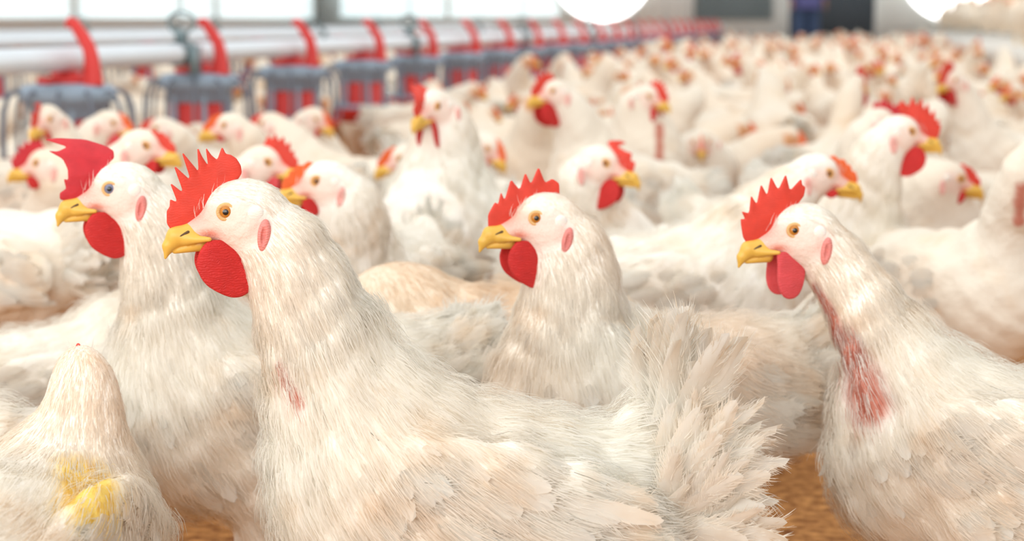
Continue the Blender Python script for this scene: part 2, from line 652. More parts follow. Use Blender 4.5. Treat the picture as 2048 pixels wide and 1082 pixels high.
# ------------------------------------------------------------------ the hen
def hen_shapes(eye, yaw=0.0, pitch=0.0, roll=0.0, s=1.0, lift=0.0, tip=0.0, res=(0.006, 0.002), thick=1.0, tail=45.0, hs=1.0,
               comb='spiked', flop=0.0, wattle='round', wsize=1.0, quality=1, seed=0, bare=(), dirty_tail=0.0, puff=1.0, nfeather=1.0, wings=True, tailsize=1.0,
               cream=0.5, lower=0.0, tone=None, ears=True, nf=0.22, breast=1.0, raw_col=(198, 128, 110)):
    """All meshes of one hen, feet at the origin, facing +x. eye: midpoint of the eyes in hen space."""
    rng = np.random.default_rng(seed + 1000)
    eye = np.asarray(eye, float)
    RH = axis_rot('Z', yaw) @ axis_rot('Y', pitch) @ axis_rot('X', roll)
    hp = lambda x, y, z: eye + RH @ (np.array([x, y, z]) * MM * hs)
    RB = axis_rot('Y', -R(tip))
    pivot = np.array([0, 0, 0.2 + lift]) * s
    bp = lambda x, y, z: (RB @ (np.array([x, y, z + lift]) * s - pivot)) + pivot
    back = bp(0.07, 0, 0.262)
    p3 = hp(-26, 0, -12)
    gap = np.linalg.norm(p3 - back)
    fwd = RH @ np.array([1, 0, 0])
    p2 = p3 - fwd * 0.30 * gap * 0.75 + np.array([0, 0, -0.20 * gap])
    p1 = back + RB @ np.array([nf * gap, 0, 0.30 * gap])
    if lower:
        p1 = back + np.array([0.4 * gap, 0, 0.05])
        p2 = p3 + np.array([-0.02, 0, 0.06])
    tt = np.linspace(0, 1, 7)
    bez = [(1 - t) ** 3 * back + 3 * (1 - t) ** 2 * t * p1 + 3 * (1 - t) * t * t * p2 + t ** 3 * p3 for t in tt]
    thin = np.clip((0.17 * s / gap) ** 0.45, 0.72, 1.15) * thick
    rad = np.interp(tt, [0, 0.25, 0.5, 0.75, 1.0], [0.066 * s, 0.053 * s * thin, 0.044 * s * thin, 0.0365 * s * thin, 0.0270 * hs])
    wing_rot = RB @ axis_rot('Y', -0.10)

    def sdf(P):
        d = ellips(P, bp(-0.012, 0, 0.222), np.array([0.152, 0.084 * puff, 0.088 * puff]) * s, RB)
        d = smin(d, ellips(P, bp(0.08, 0, 0.226), np.array([0.078 * breast, 0.076 * puff, 0.086]) * s, RB), 0.04 * s)
        d = smin(d, ellips(P, bp(-0.125, 0, 0.232), np.array([0.07, 0.062 * puff, 0.062]) * s, RB), 0.04 * s)
        tx, tz = math.cos(R(tail)), math.sin(R(tail))
        d = smin(d, capsule(P, bp(-0.13, 0, 0.25), bp(-0.13 - 0.06 * tx, 0, 0.25 + 0.06 * tz), 0.045 * s, 0.024 * s), 0.03 * s)
        for sd in (-1, 1):
            d = smin(d, capsule(P, bp(0.0, sd * 0.045, 0.175), np.array([0.012, sd * 0.045, 0.085 + lift]) * s, 0.055 * s, 0.02 * s), 0.03 * s)
            w = ellips(P, bp(-0.035, sd * 0.074 * puff, 0.236), np.array([0.125, 0.022, 0.06]) * s, wing_rot)
            d = smin(d, w, 0.008 * s)
        nk = None
        for i in range(6):
            c = capsule(P, bez[i], bez[i + 1], rad[i], rad[i + 1])
            nk = c if nk is None else smin(nk, c, 0.008)
        hd = ellips((P - eye) @ RH / hs, (-0.013, 0, 0.002), (0.027, 0.0195, 0.0215)) * hs
        Q = (P - eye) @ RH / hs
        hd = smin(hd, capsule(Q, (-0.004, 0, -0.007), (0.028, 0, -0.0155), 0.0175, 0.0075, 0.9) * hs, 0.010)
        for sd in (-1, 1):
            hd = smin(hd, ellips(Q, (-0.012, sd * 0.007, -0.014), (0.019, 0.0125, 0.014)) * hs, 0.008)
        d = smin(d, nk, 0.038 * s)
        return smin(d, hd, 0.012)

    c, f = res
    lo = np.minimum(eye - 0.06, np.array([-0.235, -0.12, 0.05]) * s)
    hi = np.maximum(eye + 0.06, np.array([0.19, 0.12, 0.36 + lift]) * s)
    e0, e1 = eye - 0.036 * hs, eye + 0.036 * hs
    gx, gy, gz = (grid(lo[i], hi[i], e0[i], e1[i], c, f) for i in range(3))
    P = np.stack(np.meshgrid(gx, gy, gz, indexing='ij'), -1)
    vals = sdf(P)
    V, Q = nets(vals, gx, gy, gz)
    # soft tufts of down: lumps along the trunk
    N = vert_normals(V, Q)
    hl = ((V - eye) @ RH) / (MM * hs)
    away = np.clip((np.linalg.norm(V - eye, axis=1) - 0.05) / 0.08, 0, 1)
    ph = rng.random(6) * 6
    bump = (np.sin(V[:, 0] * 95 + ph[0] + 2 * np.sin(V[:, 2] * 40 + ph[3])) * np.sin(V[:, 2] * 80 + ph[1] + V[:, 1] * 60)
            + 0.6 * np.sin(V[:, 0] * 190 + ph[2]) * np.sin(V[:, 2] * 170 + ph[4]))
    V = V + N * (bump * 0.0024 * away * s)[:, None]
    N = vert_normals(V, Q)
    # skin and feather colours belong to the bird itself
    m = np.sqrt(((hl[:, 0] - 6) / 41) ** 2 + ((hl[:, 2] + 10) / 22) ** 2)
    top = hl[:, 2] - (11 - 0.35 * np.clip(hl[:, 0], -30, 40))
    face = np.clip((1.1 - m) / 0.45, 0, 1) * np.clip((4 - top) / 6, 0, 1)
    face *= (np.abs(hl[:, 1]) < 30)
    red = np.exp(-(((hl[:, 0] - 13) / 8) ** 2 + ((hl[:, 2] + 17) / 4) ** 2)) + np.exp(-(((hl[:, 0] - 27) / 14) ** 2 + ((hl[:, 2] + 3) / 9) ** 2)) * 0.8
    red += 0.5 * np.exp(-(((hl[:, 0] + 18) / 6) ** 2 + ((hl[:, 2] - 6) / 4) ** 2))
    red += 0.4 * np.exp(-(((hl[:, 0] + 25) / 9) ** 2 + ((hl[:, 2] + 18) / 15) ** 2))
    red = np.clip(red, 0, 1)
    cm = np.clip(0.5 + 0.5 * np.sin(V[:, 0] * 23 + ph[5]) * np.sin(V[:, 2] * 19 + ph[0]), 0, 1)[:, None] * cream
    C = WHITE * (1 - cm) + CREAM * cm
    if tone is not None:
        C = C * np.array(lin(*tone))
    red *= 0.85
    sk = SKIN if quality else TAN
    skin = sk * (1 - red[:, None]) + BLUSH * red[:, None]
    C = C * (1 - face[:, None]) + skin * face[:, None]
    raw = np.zeros(len(V))
    for o_, da, db, r0 in bare:
        ends = []
        for dv in (da, db):
            q = V - o_
            t = q @ dv
            off = np.linalg.norm(q - t[:, None] * dv, axis=1)
            ok = off < max(0.007, off.min() * 1.01)
            ends.append(V[ok][t[ok].argmin()])
        a, b = ends
        ab = b - a
        t = np.clip(((V - a) @ ab) / (ab @ ab), 0, 1)
        dd = np.linalg.norm(V - a - t[:, None] * ab, axis=1) + 0.002 * np.sin(V[:, 2] * 200) * np.sin(V[:, 0] * 160)
        raw = np.maximum(raw, np.clip((r0 - dd) / (0.5 * r0), 0, 1))
    C = C * (1 - raw[:, None]) + np.array(lin(*raw_col)) * raw[:, None]
    out = {'body': (V, Q, C), 'RH': RH, 'eye': eye}

    # flow of the feathers, head to tail
    line = [hp(30, 0, -5)] + [p3] + bez[::-1][1:] + [bp(-0.03, 0, 0.245), bp(-0.14, 0, 0.245), bp(-0.19, 0, 0.29)]
    line = np.array(line)
    mid, tan = (line[1:] + line[:-1]) / 2, unit(line[1:] - line[:-1])

    def flow(X):
        w = 1 / (((X[:, None] - mid[None]) ** 2).sum(-1) ** 2 + 1e-7)
        return unit((w[..., None] * tan[None]).sum(1) / w.sum(1)[:, None] + np.array([0, 0, -0.22]))

    vaneparts = []
    if wings:
        nw = []
        for sd in (-1, 1):
            rows, tint = [], []
            # lesser and greater coverts, then the folded flight feathers
            spec = []
            nr = 9 if quality == 2 else 5
            for r_ in range(nr):
                cnt = max(3, int((15 if quality == 2 else 9) * min(1, nfeather + 0.3)))
                for j in range(cnt):
                    z = 0.285 - 0.09 * (j + 0.5) / cnt + rng.normal(0, 0.004)
                    x = 0.068 - 0.15 / (nr - 1) * r_ + rng.normal(0, 0.006) - 0.02 * (j / cnt)
                    spec.append((x, z, rng.uniform(0.032, 0.042) + 0.02 * r_ / nr, rng.uniform(0.015, 0.021), rng.uniform(0.06, 0.16), -0.18 + rng.normal(0, 0.08)))
            for j in range(int(17 * min(1, nfeather) + 0.5)):
                spec.append((-0.055 - 0.003 * j, 0.272 - 0.0055 * j, 0.078 - 0.001 * j, 0.013, 0.06, -0.08 - 0.012 * j))
            spec = np.array(spec)
            T = np.array([bp(a, sd * 0.12, b) for a, b in spec[:, :2]])
            ii = near_idx(V, T)
            n = N[ii]
            base = V[ii] + n * 0.0015 * s
            d = np.tile(RB @ np.array([-1.0, 0, 0]), (len(spec), 1)) + np.array([0, 0, 1.0]) * spec[:, 5:6]
            d = d - n * (d * n).sum(1, keepdims=True)
            d = unit(d) + n * 0.025
            tn = (WHITE + (CREAM - WHITE) * rng.random((len(spec), 1)) * cream) * rng.uniform(0.95, 1.0, (len(spec), 1))
            nw.append(vanes_np(base, d, n, spec[:, 2] * s, spec[:, 3] * s, spec[:, 4], tn, rng, barbs=50 if quality == 2 else 0))
        out['wings'] = nw if nfeather > 0.5 else [w_[:3] for w_ in nw]
    # tail: fan of quills over a cushion of fluff
    tx, tz = math.cos(R(tail)), math.sin(R(tail))
    tb = bp(-0.15 - 0.02 * tx, 0, 0.25 + 0.03 * tz)
    tp, td, tn_, tL, tW, tt_ = [], [], [], [], [], []
    nq = int(30 * max(0.6, min(1, nfeather)))
    for j in range(nq):
        a = (j / (nq - 1) - 0.5) * 2
        el = R(tail) + R(18) - R(34) * abs(a) + rng.normal(0, 0.10)
        az = a * 0.5
        td.append(RB @ np.array([-math.cos(el) * math.cos(az), math.sin(az) * 0.8, math.sin(el)]))
        tp.append(tb + np.array([0.01 * abs(a), a * 0.02 * s, 0]))
        tn_.append(np.array([-math.sin(el) * 0.6, np.sign(a + 1e-3) * 1.0, 0.4]))
        tL.append(rng.uniform(0.075, 0.11) * s * tailsize)
        tW.append(0.026 * s)
        tt_.append(WHITE * rng.uniform(0.94, 1.0))
    nc = int(380 * nfeather)
    for j in range(nc):
        th = rng.uniform(0, 2 * PI)
        el = R(tail) * rng.uniform(-0.5, 1.15)
        b = bp(-0.135 - 0.035 * rng.random(), 0.045 * math.cos(th), 0.24 + 0.045 * math.sin(th))
        td.append(RB @ np.array([-math.cos(el), 0.45 * math.cos(th), math.sin(el) + 0.25 * math.sin(th)]))
        tp.append(b)
        tn_.append(np.array([-0.3, math.cos(th), math.sin(th)]))
        tL.append(rng.uniform(0.045, 0.075) * s * tailsize)
        tW.append(rng.uniform(0.011, 0.020) * s)
        tt_.append((WHITE + (CREAM - WHITE) * rng.random() * cream))
    tV, tQ, tC, tN = vanes_np(np.array(tp), np.array(td), np.array(tn_), np.array(tL), np.array(tW), rng.uniform(0.02, 0.3, len(tp)), np.array(tt_), rng, barbs=130 if quality == 2 else 0)
    if dirty_tail:
        rel = np.linalg.norm(tV - tb, axis=1) / (0.1 * s * tailsize)
        k = np.clip((rel - 0.62) / 0.4, 0, 1) * (0.5 + 0.5 * np.sin(tV[:, 0] * 500 + tV[:, 2] * 330)) * dirty_tail
        tC = tC * (1 - k[:, None]) + DIRT * k[:, None]
    out['tail'] = (tV, tQ, tC)

    # plumage: contour feathers and fine barbs
    if quality >= 2:
        A = np.linalg.norm(np.cross(V[Q[:, 2]] - V[Q[:, 0]], V[Q[:, 3]] - V[Q[:, 1]]), axis=1)
        cum = np.cumsum(A) / A.sum()

        def sample(nn):
            q = Q[np.searchsorted(cum, rng.random(nn))]
            w = rng.dirichlet((1, 1, 1, 1), nn)
            X = (V[q] * w[..., None]).sum(1)
            n = unit((N[q] * w[..., None]).sum(1))
            c_ = (C[q] * w[..., None]).sum(1)
            f_ = (face[q] * w).sum(1)
            r_ = (raw[q] * w).sum(1)
            return X, n, c_, f_, r_
        parts = []
        nv = int(600 * nfeather)
        X, n, c_, f_, r_ = sample(nv * 2)
        far = np.linalg.norm(X - eye, axis=1)
        ok = (far > 0.13) & (X[:, 2] < (0.30 + lift) * s) & (f_ < 0.01) & (r_ < 0.1) & (X[:, 2] > 0.13 * s)
        X, n, c_ = X[ok], n[ok], c_[ok]
        fl = flow(X)
        fl = unit(fl - n * (fl * n).sum(1, keepdims=True)) + n * 0.05 + rng.normal(0, 0.13, X.shape)
        neckish = X[:, 2] > (0.29 + lift) * s
        L = np.where(neckish, 0.026, 0.034) * rng.uniform(0.7, 1.2, len(X)) * s
        Wd = np.where(neckish, 0.007, 0.016) * rng.uniform(0.7, 1.2, len(X)) * s
        parts.append(vanes_np(X - n * 0.0025, fl, n, L, Wd, rng.uniform(0.08, 0.22, len(X)), c_ * rng.uniform(0.96, 1.0, (len(X), 1)), rng, barbs=24))
        ns = int(75000 * nfeather)
        # more barbs where the bird is sharp: head and neck
        X, n, c_, f_, r_ = sample(int(ns * 2.2))
        far = np.linalg.norm(X - eye, axis=1)
        keep = rng.random(len(X)) < np.where(far < 0.05, 1.0, np.where(far < 0.14, 0.9, 0.38))
        keep &= rng.random(len(X)) < np.where(f_ > 0.3, 0.3, 1.0)
        keep &= rng.random(len(X)) < np.where(r_ > 0.2, 0.5, 1.0)
        keep &= X[:, 2] > 0.12 * s
        # no barbs under the eye ball, lids, or beak
        q = ((X - eye) @ RH) / (MM * hs)
        keep &= ~((np.hypot(q[:, 0], q[:, 2]) < 10.5) & (np.abs(q[:, 1]) > 9))
        keep &= ~(q[:, 0] > 24)
        keep &= ~((np.hypot(q[:, 0] + 21.5, q[:, 2] + 2) < 6) | (np.hypot((q[:, 0] + 25) / 0.6, q[:, 2] + 18) < 8)) | (np.abs(q[:, 0]) > 60)
        X, n, c_, f_, far, r_ = X[keep], n[keep], c_[keep], f_[keep], far[keep], r_[keep]
        blank = (r_ > 0.15) & (rng.random(len(X)) < 0.55)
        c_ = np.where(blank[:, None], WHITE * 0.97, c_)
        fl = flow(X)
        wob = np.stack([np.sin(X[:, 2] * 140 + X[:, 1] * 60), np.sin(X[:, 0] * 120), np.sin(X[:, 1] * 150 + X[:, 0] * 70)], 1) * 0.06
        fl = unit(fl - n * (fl * n).sum(1, keepdims=True)) + wob + n * rng.uniform(0.03, 0.22, (len(X), 1)) + rng.normal(0, 0.085, X.shape)
        X = X + n * (rng.random(len(X)) * 0.011 * (far > 0.13) * (rng.random(len(X)) < 0.6))[:, None]
        L = np.interp(far, [0.0, 0.03, 0.06, 0.12, 0.2], [0.004, 0.006, 0.013, 0.022, 0.022]) * rng.uniform(0.6, 1.25, len(X)) * s
        L = np.where(f_ > 0.3, 0.0022, L)
        wd = np.interp(far, [0.0, 0.06, 0.15], [0.00026, 0.0004, 0.0006]) * rng.uniform(0.7, 1.3, len(X))
        tint = np.where(f_[:, None] > 0.3, WHITE, c_) * rng.uniform(0.965, 1.0, (len(X), 1))
        parts.append(strands_np(X, fl, n, L, wd, tint, rng, 0.2))
        # little quills that stand in front of the comb base
        k = 34
        q = np.stack([rng.uniform(-2, 25, k), rng.choice((-1, 1), k) * rng.uniform(5, 10, k), np.zeros(k)], 1)
        q[:, 2] = 17 - 0.8 * np.clip(q[:, 0], 0, 40) + rng.normal(0, 1.2, k)
        X = eye + (q * MM * hs) @ RH.T
        dd = np.tile(RH @ np.array([-0.05, 0, 1.0]), (k, 1)) + rng.normal(0, 0.25, (k, 3))
        parts.append(strands_np(X, dd, np.tile(RH @ np.array([1.0, 0.2, 0]), (k, 1)), rng.uniform(0.006, 0.013, k), np.full(k, 0.0007), np.tile(WHITE, (k, 1)), rng, 0.1))
        out['plumage'] = merge(parts)
    st = {0: 0.0035, 1: 0.0018, 2: 0.0009}[quality]
    yy = np.linspace(0.004, 0.045, 60)

    def surf(x, z):
        pts = np.stack([np.full(60, x), yy, np.full(60, z)], 1) * hs
        dd = sdf(eye + pts @ RH.T)
        return float(yy[dd < 0].max()) if (dd < 0).any() else 0.02
    y_eye, y_lobe, y_ear = surf(0, 0), surf(-0.0215, -0.002), surf(-0.0265, -0.0185)
    place = lambda vq: ((vq[0] * hs) @ RH.T + eye, vq[1])
    out['comb'] = place(comb_np(comb, st, flop, seed))
    for sd, nm in ((1, 'l'), (-1, 'r')):
        out['wattle' + nm] = place(wattle_np(wattle, st * 1.1, sd, wsize))
        if quality >= 1:
            v, q, mi = eye_np(28 if quality == 2 else 14, sd, y_eye)
            out['eye' + nm] = (*place((v, q)), mi)
            out['lid' + nm] = place(lid_np(30 if quality == 2 else 14, sd, y_eye))
            if ears:
                out['lobe' + nm] = place(lobe_np(st, sd, False, y_lobe))
                out['ear' + nm] = place(lobe_np(st, sd, True, y_ear))
        if quality == 2:
            out['nos' + nm] = place(nostril_np(0.0006, sd))
    out['beak'] = place(beak_np(st))
    hip = max(0.085, 0.11 + lift) * s
    for sd, nm in ((1, 'l'), (-1, 'r')):
        def legf(P):
            a = np.array([0.0, sd * 0.045, 0]) * 1.0
            d = capsule(P, (0.012 * s, sd * 0.045 * s, hip), (-0.012 * s, sd * 0.045 * s, 0.065 * s), 0.011 * s, 0.0085 * s)
            d = smin(d, capsule(P, (-0.012 * s, sd * 0.045 * s, 0.065 * s), (0.0, sd * 0.045 * s, 0.012), 0.0085 * s, 0.0075 * s), 0.004)
            for an, ln in ((0, 0.06), (0.5, 0.05), (-0.5, 0.05), (PI, 0.025)):
                e = (math.cos(an) * ln * s, sd * 0.045 * s + math.sin(an) * ln * s, 0.005)
                d = smin(d, capsule(P, (0, sd * 0.045 * s, 0.009), e, 0.0068, 0.0038), 0.004)
            return d
        out['leg' + nm] = sdf_part(legf, (-0.03, sd * 0.045 * s - 0.04, 0.0), (0.068 * s, sd * 0.045 * s + 0.04, hip), 0.006 if quality < 2 else 0.004)
    out['yeye'] = y_eye
    return out


def build_hen(name, S, loc, rz, label, group=None, quality=1, comb_mat='comb', wattle_mat='wattle', iris='iris', cat='chicken', ear_mat='lobe_red'):
    root = empty(name, loc, rz)
    tag(root, label, cat, group)
    add = lambda nm, vq, mat, par=root, col=None: link(nm, mesh_np(nm, vq[0], vq[1], M[mat], col, nor=vq[3] if len(vq) == 4 else None), par)
    add('body', S['body'], 'skinbody', col=S['body'][2])
    if 'plumage' in S:
        add('plumage', S['plumage'], 'plume', col=S['plumage'][2])
    if 'wings' in S:
        for w in S['wings']:
            add('wing', w, 'plume', col=w[2])
    add('tail', S['tail'], 'plume', col=S['tail'][2])
    b = add('beak', S['beak'], 'beak')
    add('comb', S['comb'], comb_mat)
    for nm in 'lr':
        add('wattle', S['wattle' + nm], wattle_mat)
        add('leg', S['leg' + nm], 'leg')
        if 'nos' + nm in S:
            add('nostril', S['nos' + nm], 'nostril', b)
        if 'eye' + nm in S:
            v, q, mi = S['eye' + nm]
            e = link('eye', mesh_np('eye', v, q, None, mats=[M[iris], M['pupil']], midx=mi), root)
            add('eyelid', S['lid' + nm], 'lid', e)
            if 'lobe' + nm not in S:
                continue
            lo = add('ear_lobe', S['lobe' + nm], 'lobe')
            tag(add('ear_flap', S['ear' + nm], ear_mat, lo), 'pinkish lower lobe of the ear')
    return root


FOOT = []          # footprints already taken: (x, y, heading)


def key_hen(label, px, py, d, heading, hx=0.19, head=0.0, hpitch=0.0, hroll=0.0, bare_px=(), quality=1, res=None, name='hen', comb_mat='comb', wattle_mat='wattle',
            iris='iris', group=None, ear_mat='lobe_soft', **kw):
    """eye midpoint at pixel (px, py), depth d; heading in the picture: 180 faces left, 0 right, 270 to the camera, 90 away"""
    E = at(px, py, d)
    rz = R(heading) + YAW
    if quality < 2:
        kw = dict(dict(tone=(246, 240, 232), tail=18, tailsize=0.8), **kw)
    s = kw.get('s', 1.0)
    c, sn = math.cos(rz), math.sin(rz)
    loc = np.array([E[0] - hx * s * c, E[1] - hx * s * sn, 0.0])
    RZ = np.array([[c, sn, 0], [-sn, c, 0], [0, 0, 1]])
    org = RZ @ (np.array([0, 0, CAM_Z]) - loc)
    bare = [(org, unit(RZ @ (at(*a, 1.0) - np.array([0, 0, CAM_Z]))), unit(RZ @ (at(*b, 1.0) - np.array([0, 0, CAM_Z]))), r0) for a, b, r0 in bare_px]
    S = hen_shapes((hx * s, 0, E[2]), yaw=R(head), pitch=R(hpitch), roll=R(hroll), quality=quality, bare=bare,
                   res=res or ((0.0055, 0.0017) if quality == 2 else (0.009, 0.003)), seed=len(FOOT), **kw)
    FOOT.append((loc[0], loc[1], rz))
    return build_hen(name, S, loc, rz, label, group, quality, comb_mat, wattle_mat, iris, ear_mat=ear_mat)


# ------------------------------------------------------------------ the barn
def box_np(lo, hi):
    x0, y0, z0 = lo
    x1, y1, z1 = hi
    V = [(x0, y0, z0), (x1, y0, z0), (x1, y1, z0), (x0, y1, z0), (x0, y0, z1), (x1, y0, z1), (x1, y1, z1), (x0, y1, z1)]
    Q = [(0, 3, 2, 1), (4, 5, 6, 7), (0, 1, 5, 4), (1, 2, 6, 5), (2, 3, 7, 6), (3, 0, 4, 7)]
    return np.array(V, float), np.array(Q)


def join_np(items):
    V, Q, o = [], [], 0
    for v, q in items:
        V.append(v)
        Q.append(np.asarray(q) + o)
        o += len(v)
    return np.concatenate(V), np.concatenate(Q)


def lathe_np(prof, seg=32):
    V, Q = [], []
    for r, z in prof:
        for k in range(seg):
            a = 2 * PI * k / seg
            V.append((r * math.cos(a), r * math.sin(a), z))
    for i in range(len(prof) - 1):
        for k in range(seg):
            k2 = (k + 1) % seg
            Q.append((i * seg + k, i * seg + k2, (i + 1) * seg + k2, (i + 1) * seg + k))
    return np.array(V), np.array(Q)


def tube_np(pts, rad, seg=8):
    pts = np.asarray(pts, float)
    rad = np.broadcast_to(np.asarray(rad, float), len(pts))
    V, Q = [], []
    tn = np.gradient(pts, axis=0)
    tn = unit(tn)
    ref = np.array([0.31, 0.2, 0.93])
    for i in range(len(pts)):
        a = unit(np.cross(tn[i], ref))
        b = np.cross(tn[i], a)
        for k in range(seg):
            th = 2 * PI * k / seg
            V.append(pts[i] + rad[i] * (math.cos(th) * a + math.sin(th) * b))
    for i in range(len(pts) - 1):
        for k in range(seg):
            k2 = (k + 1) % seg
            Q.append((i * seg + k, i * seg + k2, (i + 1) * seg + k2, (i + 1) * seg + k))
    return np.array(V), np.array(Q)


def flatobj(name, vq, mat, parent=None, smooth=False):
    return link(name, mesh_np(name, vq[0], vq[1], mat, smooth=smooth), parent)


def structure(name, vq, mat, smooth=False):
    return tag(flatobj(name, vq, mat, None, smooth), kind='structure')


# litter: wood shavings, orange brown
m_litter, nt, p = new_mat('orange brown litter')
tc = nt.nodes.new('ShaderNodeTexCoord')
n1 = nt.nodes.new('ShaderNodeTexNoise')
n1.inputs['Scale'].default_value = 55
n1.inputs['Detail'].default_value = 8
nt.links.new(tc.outputs['Object'], n1.inputs['Vector'])
ramp = nt.nodes.new('ShaderNodeValToRGB')
ramp.color_ramp.elements[0].position, ramp.color_ramp.elements[0].color = 0.3, (*lin(120, 66, 26), 1)
ramp.color_ramp.elements[1].position, ramp.color_ramp.elements[1].color = 0.72, (*lin(222, 158, 92), 1)
nt.links.new(n1.outputs['Fac'], ramp.inputs[0])
nt.links.new(ramp.outputs[0], p.inputs['Base Color'])
p.inputs['Roughness'].default_value = 0.95
bm_ = nt.nodes.new('ShaderNodeBump')
bm_.inputs['Distance'].default_value = 0.01
nt.links.new(n1.outputs['Fac'], bm_.inputs['Height'])
nt.links.new(bm_.outputs['Normal'], p.inputs['Normal'])

m_wall = plain('pale painted wall', lin(244, 248, 246), 0.7, noise=0.04, scale=2)
m_dark = plain('dark slate door', lin(78, 86, 94), 0.6, noise=0.1, scale=3)
m_shut = plain('grey louvre', lin(140, 150, 152), 0.6)
m_day = plain('daylit opening', (1.0, 1.0, 1.0), 0.5, emit=3.0)
m_slat = plain('weathered white slats', lin(240, 236, 228), 0.8, noise=0.06, scale=20)

Y_END, X_L, X_R = 28.0, -8.0, 5.0
structure('floor', box_np((X_L, -2.5, -0.06), (X_R, Y_END, 0.0)), m_litter)
structure('wall_far', box_np((X_L, Y_END, 0), (X_R, Y_END + 0.2, 3.2)), m_wall)
structure('wall_left', box_np((X_L - 0.2, -2.5, 0), (X_L, Y_END, 3.2)), m_wall)
m_glow = plain('glowing pale panel', lin(226, 240, 242), 0.8, emit=0.75)
for k in range(6):  # glowing panels added because the left wall came out too dim
    y0 = 1.0 + 4.5 * k
    w = structure(f'window_{4 + k}', box_np((X_L + 0.002, y0, 0.64), (X_L + 0.03, y0 + 4.2, 2.2)), m_glow)
    flatobj('window_frame', join_np([box_np((X_L + 0.001, y0 - 0.06, 0.58), (X_L + 0.06, y0 + 4.26, 0.64)), box_np((X_L + 0.001, y0 + 4.2, 0.64), (X_L + 0.06, y0 + 4.26, 2.2)),
                                     box_np((X_L + 0.001, y0 - 0.06, 2.2), (X_L + 0.06, y0 + 4.26, 2.26))]), m_wall, w)
structure('wall_right', box_np((X_R, -2.5, 0), (X_R + 0.2, Y_END, 3.2)), m_wall)


def on_end(px):
    """x where the picture column px meets the far wall"""
    d0 = at(px, 40, 1.0) - np.array([0, 0, CAM_Z])
    return d0[0] / d0[1] * Y_END


xa, xb = on_end(1578), on_end(1749)
structure('door_1', join_np([box_np((xa, Y_END - 0.06, 0), (xb, Y_END - 0.002, 2.1))]), m_dark)
fr = [box_np((xa - 0.07, Y_END - 0.08, 0), (xa, Y_END - 0.001, 2.17)), box_np((xb, Y_END - 0.08, 0), (xb + 0.07, Y_END - 0.001, 2.17)),
      box_np((xa - 0.07, Y_END - 0.08, 2.1), (xb + 0.07, Y_END - 0.001, 2.17))]
structure('trim_1', join_np(fr), m_wall)
xa, xb = on_end(1388), on_end(1545)
lv = [box_np((xa, Y_END - 0.03, 0.60), (xb, Y_END - 0.002, 1.7))]
for k in range(14):
    z = 0.62 + 0.077 * k
    lv.append(box_np((xa + 0.03, Y_END - 0.07, z), (xb - 0.03, Y_END - 0.03, z + 0.03)))
structure('window_3', join_np(lv), m_shut)


def disc_np(c, r, y, seg=48):
    V = [(c[0], y, c[1])] + [(c[0] + r * math.cos(2 * PI * k / seg), y, c[1] + r * math.sin(2 * PI * k / seg)) for k in range(seg)]
    Q = [(0, 1 + k, 1 + (k + 1) % seg, 1 + (k + 1) % seg) for k in range(seg)]
    return np.array(V), np.array(Q)


def tri_mesh(name, V, T, mat):
    me = bpy.data.meshes.new(name)
    me.from_pydata([tuple(v) for v in V], [], [tuple(t) for t in T])
    me.materials.append(mat)
    return me


w = structure('window_10', box_np((-7.6, Y_END - 0.03, 0.66), (-4.3, Y_END - 0.002, 1.9)), m_glow)  # added glowing panel that whitens the left end of the far wall
flatobj('window_frame', join_np([box_np((-7.66, Y_END - 0.06, 0.60), (-4.24, Y_END - 0.001, 0.66)), box_np((-7.66, Y_END - 0.06, 1.9), (-4.24, Y_END - 0.001, 1.96)),
                                 box_np((-5.98, Y_END - 0.06, 0.66), (-5.92, Y_END - 0.001, 1.9))]), m_wall, w)
for k, px in ((1, 1205), (2, 1905)):
    x = on_end(px)
    V, Q = disc_np((x, 1.33), 0.74, Y_END - 0.05)
    w = tag(link(f'window_{k}', tri_mesh('opening', V, [q[:3] for q in Q], m_day)), kind='structure')
    ring = [(x + 0.77 * math.cos(a), Y_END - 0.06, 1.33 + 0.77 * math.sin(a)) for a in np.linspace(0, 2 * PI, 49)]
    f_ = flatobj('window_frame', tube_np(ring, 0.04), m_wall, w, True)

# slatted step along the right side of the house
PX, PZ = 1.05, 0.42
sl = [box_np((PX, 8.0, PZ - 0.14), (PX + 0.04, Y_END - 0.1, PZ))]
for k in range(40):
    sl.append(box_np((PX + 0.04 + 0.07 * k, 8.0, PZ - 0.04), (PX + 0.04 + 0.07 * k + 0.045, Y_END - 0.1, PZ)))
for k in range(10):
    sl.append(box_np((PX + 0.01, 8.0 + 2.1 * k, 0.0), (PX + 2.8, 8.08 + 2.1 * k, PZ - 0.04)))
STEP = tag(flatobj('slatted_platform', join_np(sl), m_slat), 'low white slatted platform along the right side under the far hens', 'platform')

# ------------------------------------------------------------------ feeders
P_Z = 0.512
SPACE, Y_F = 0.9, 4.15


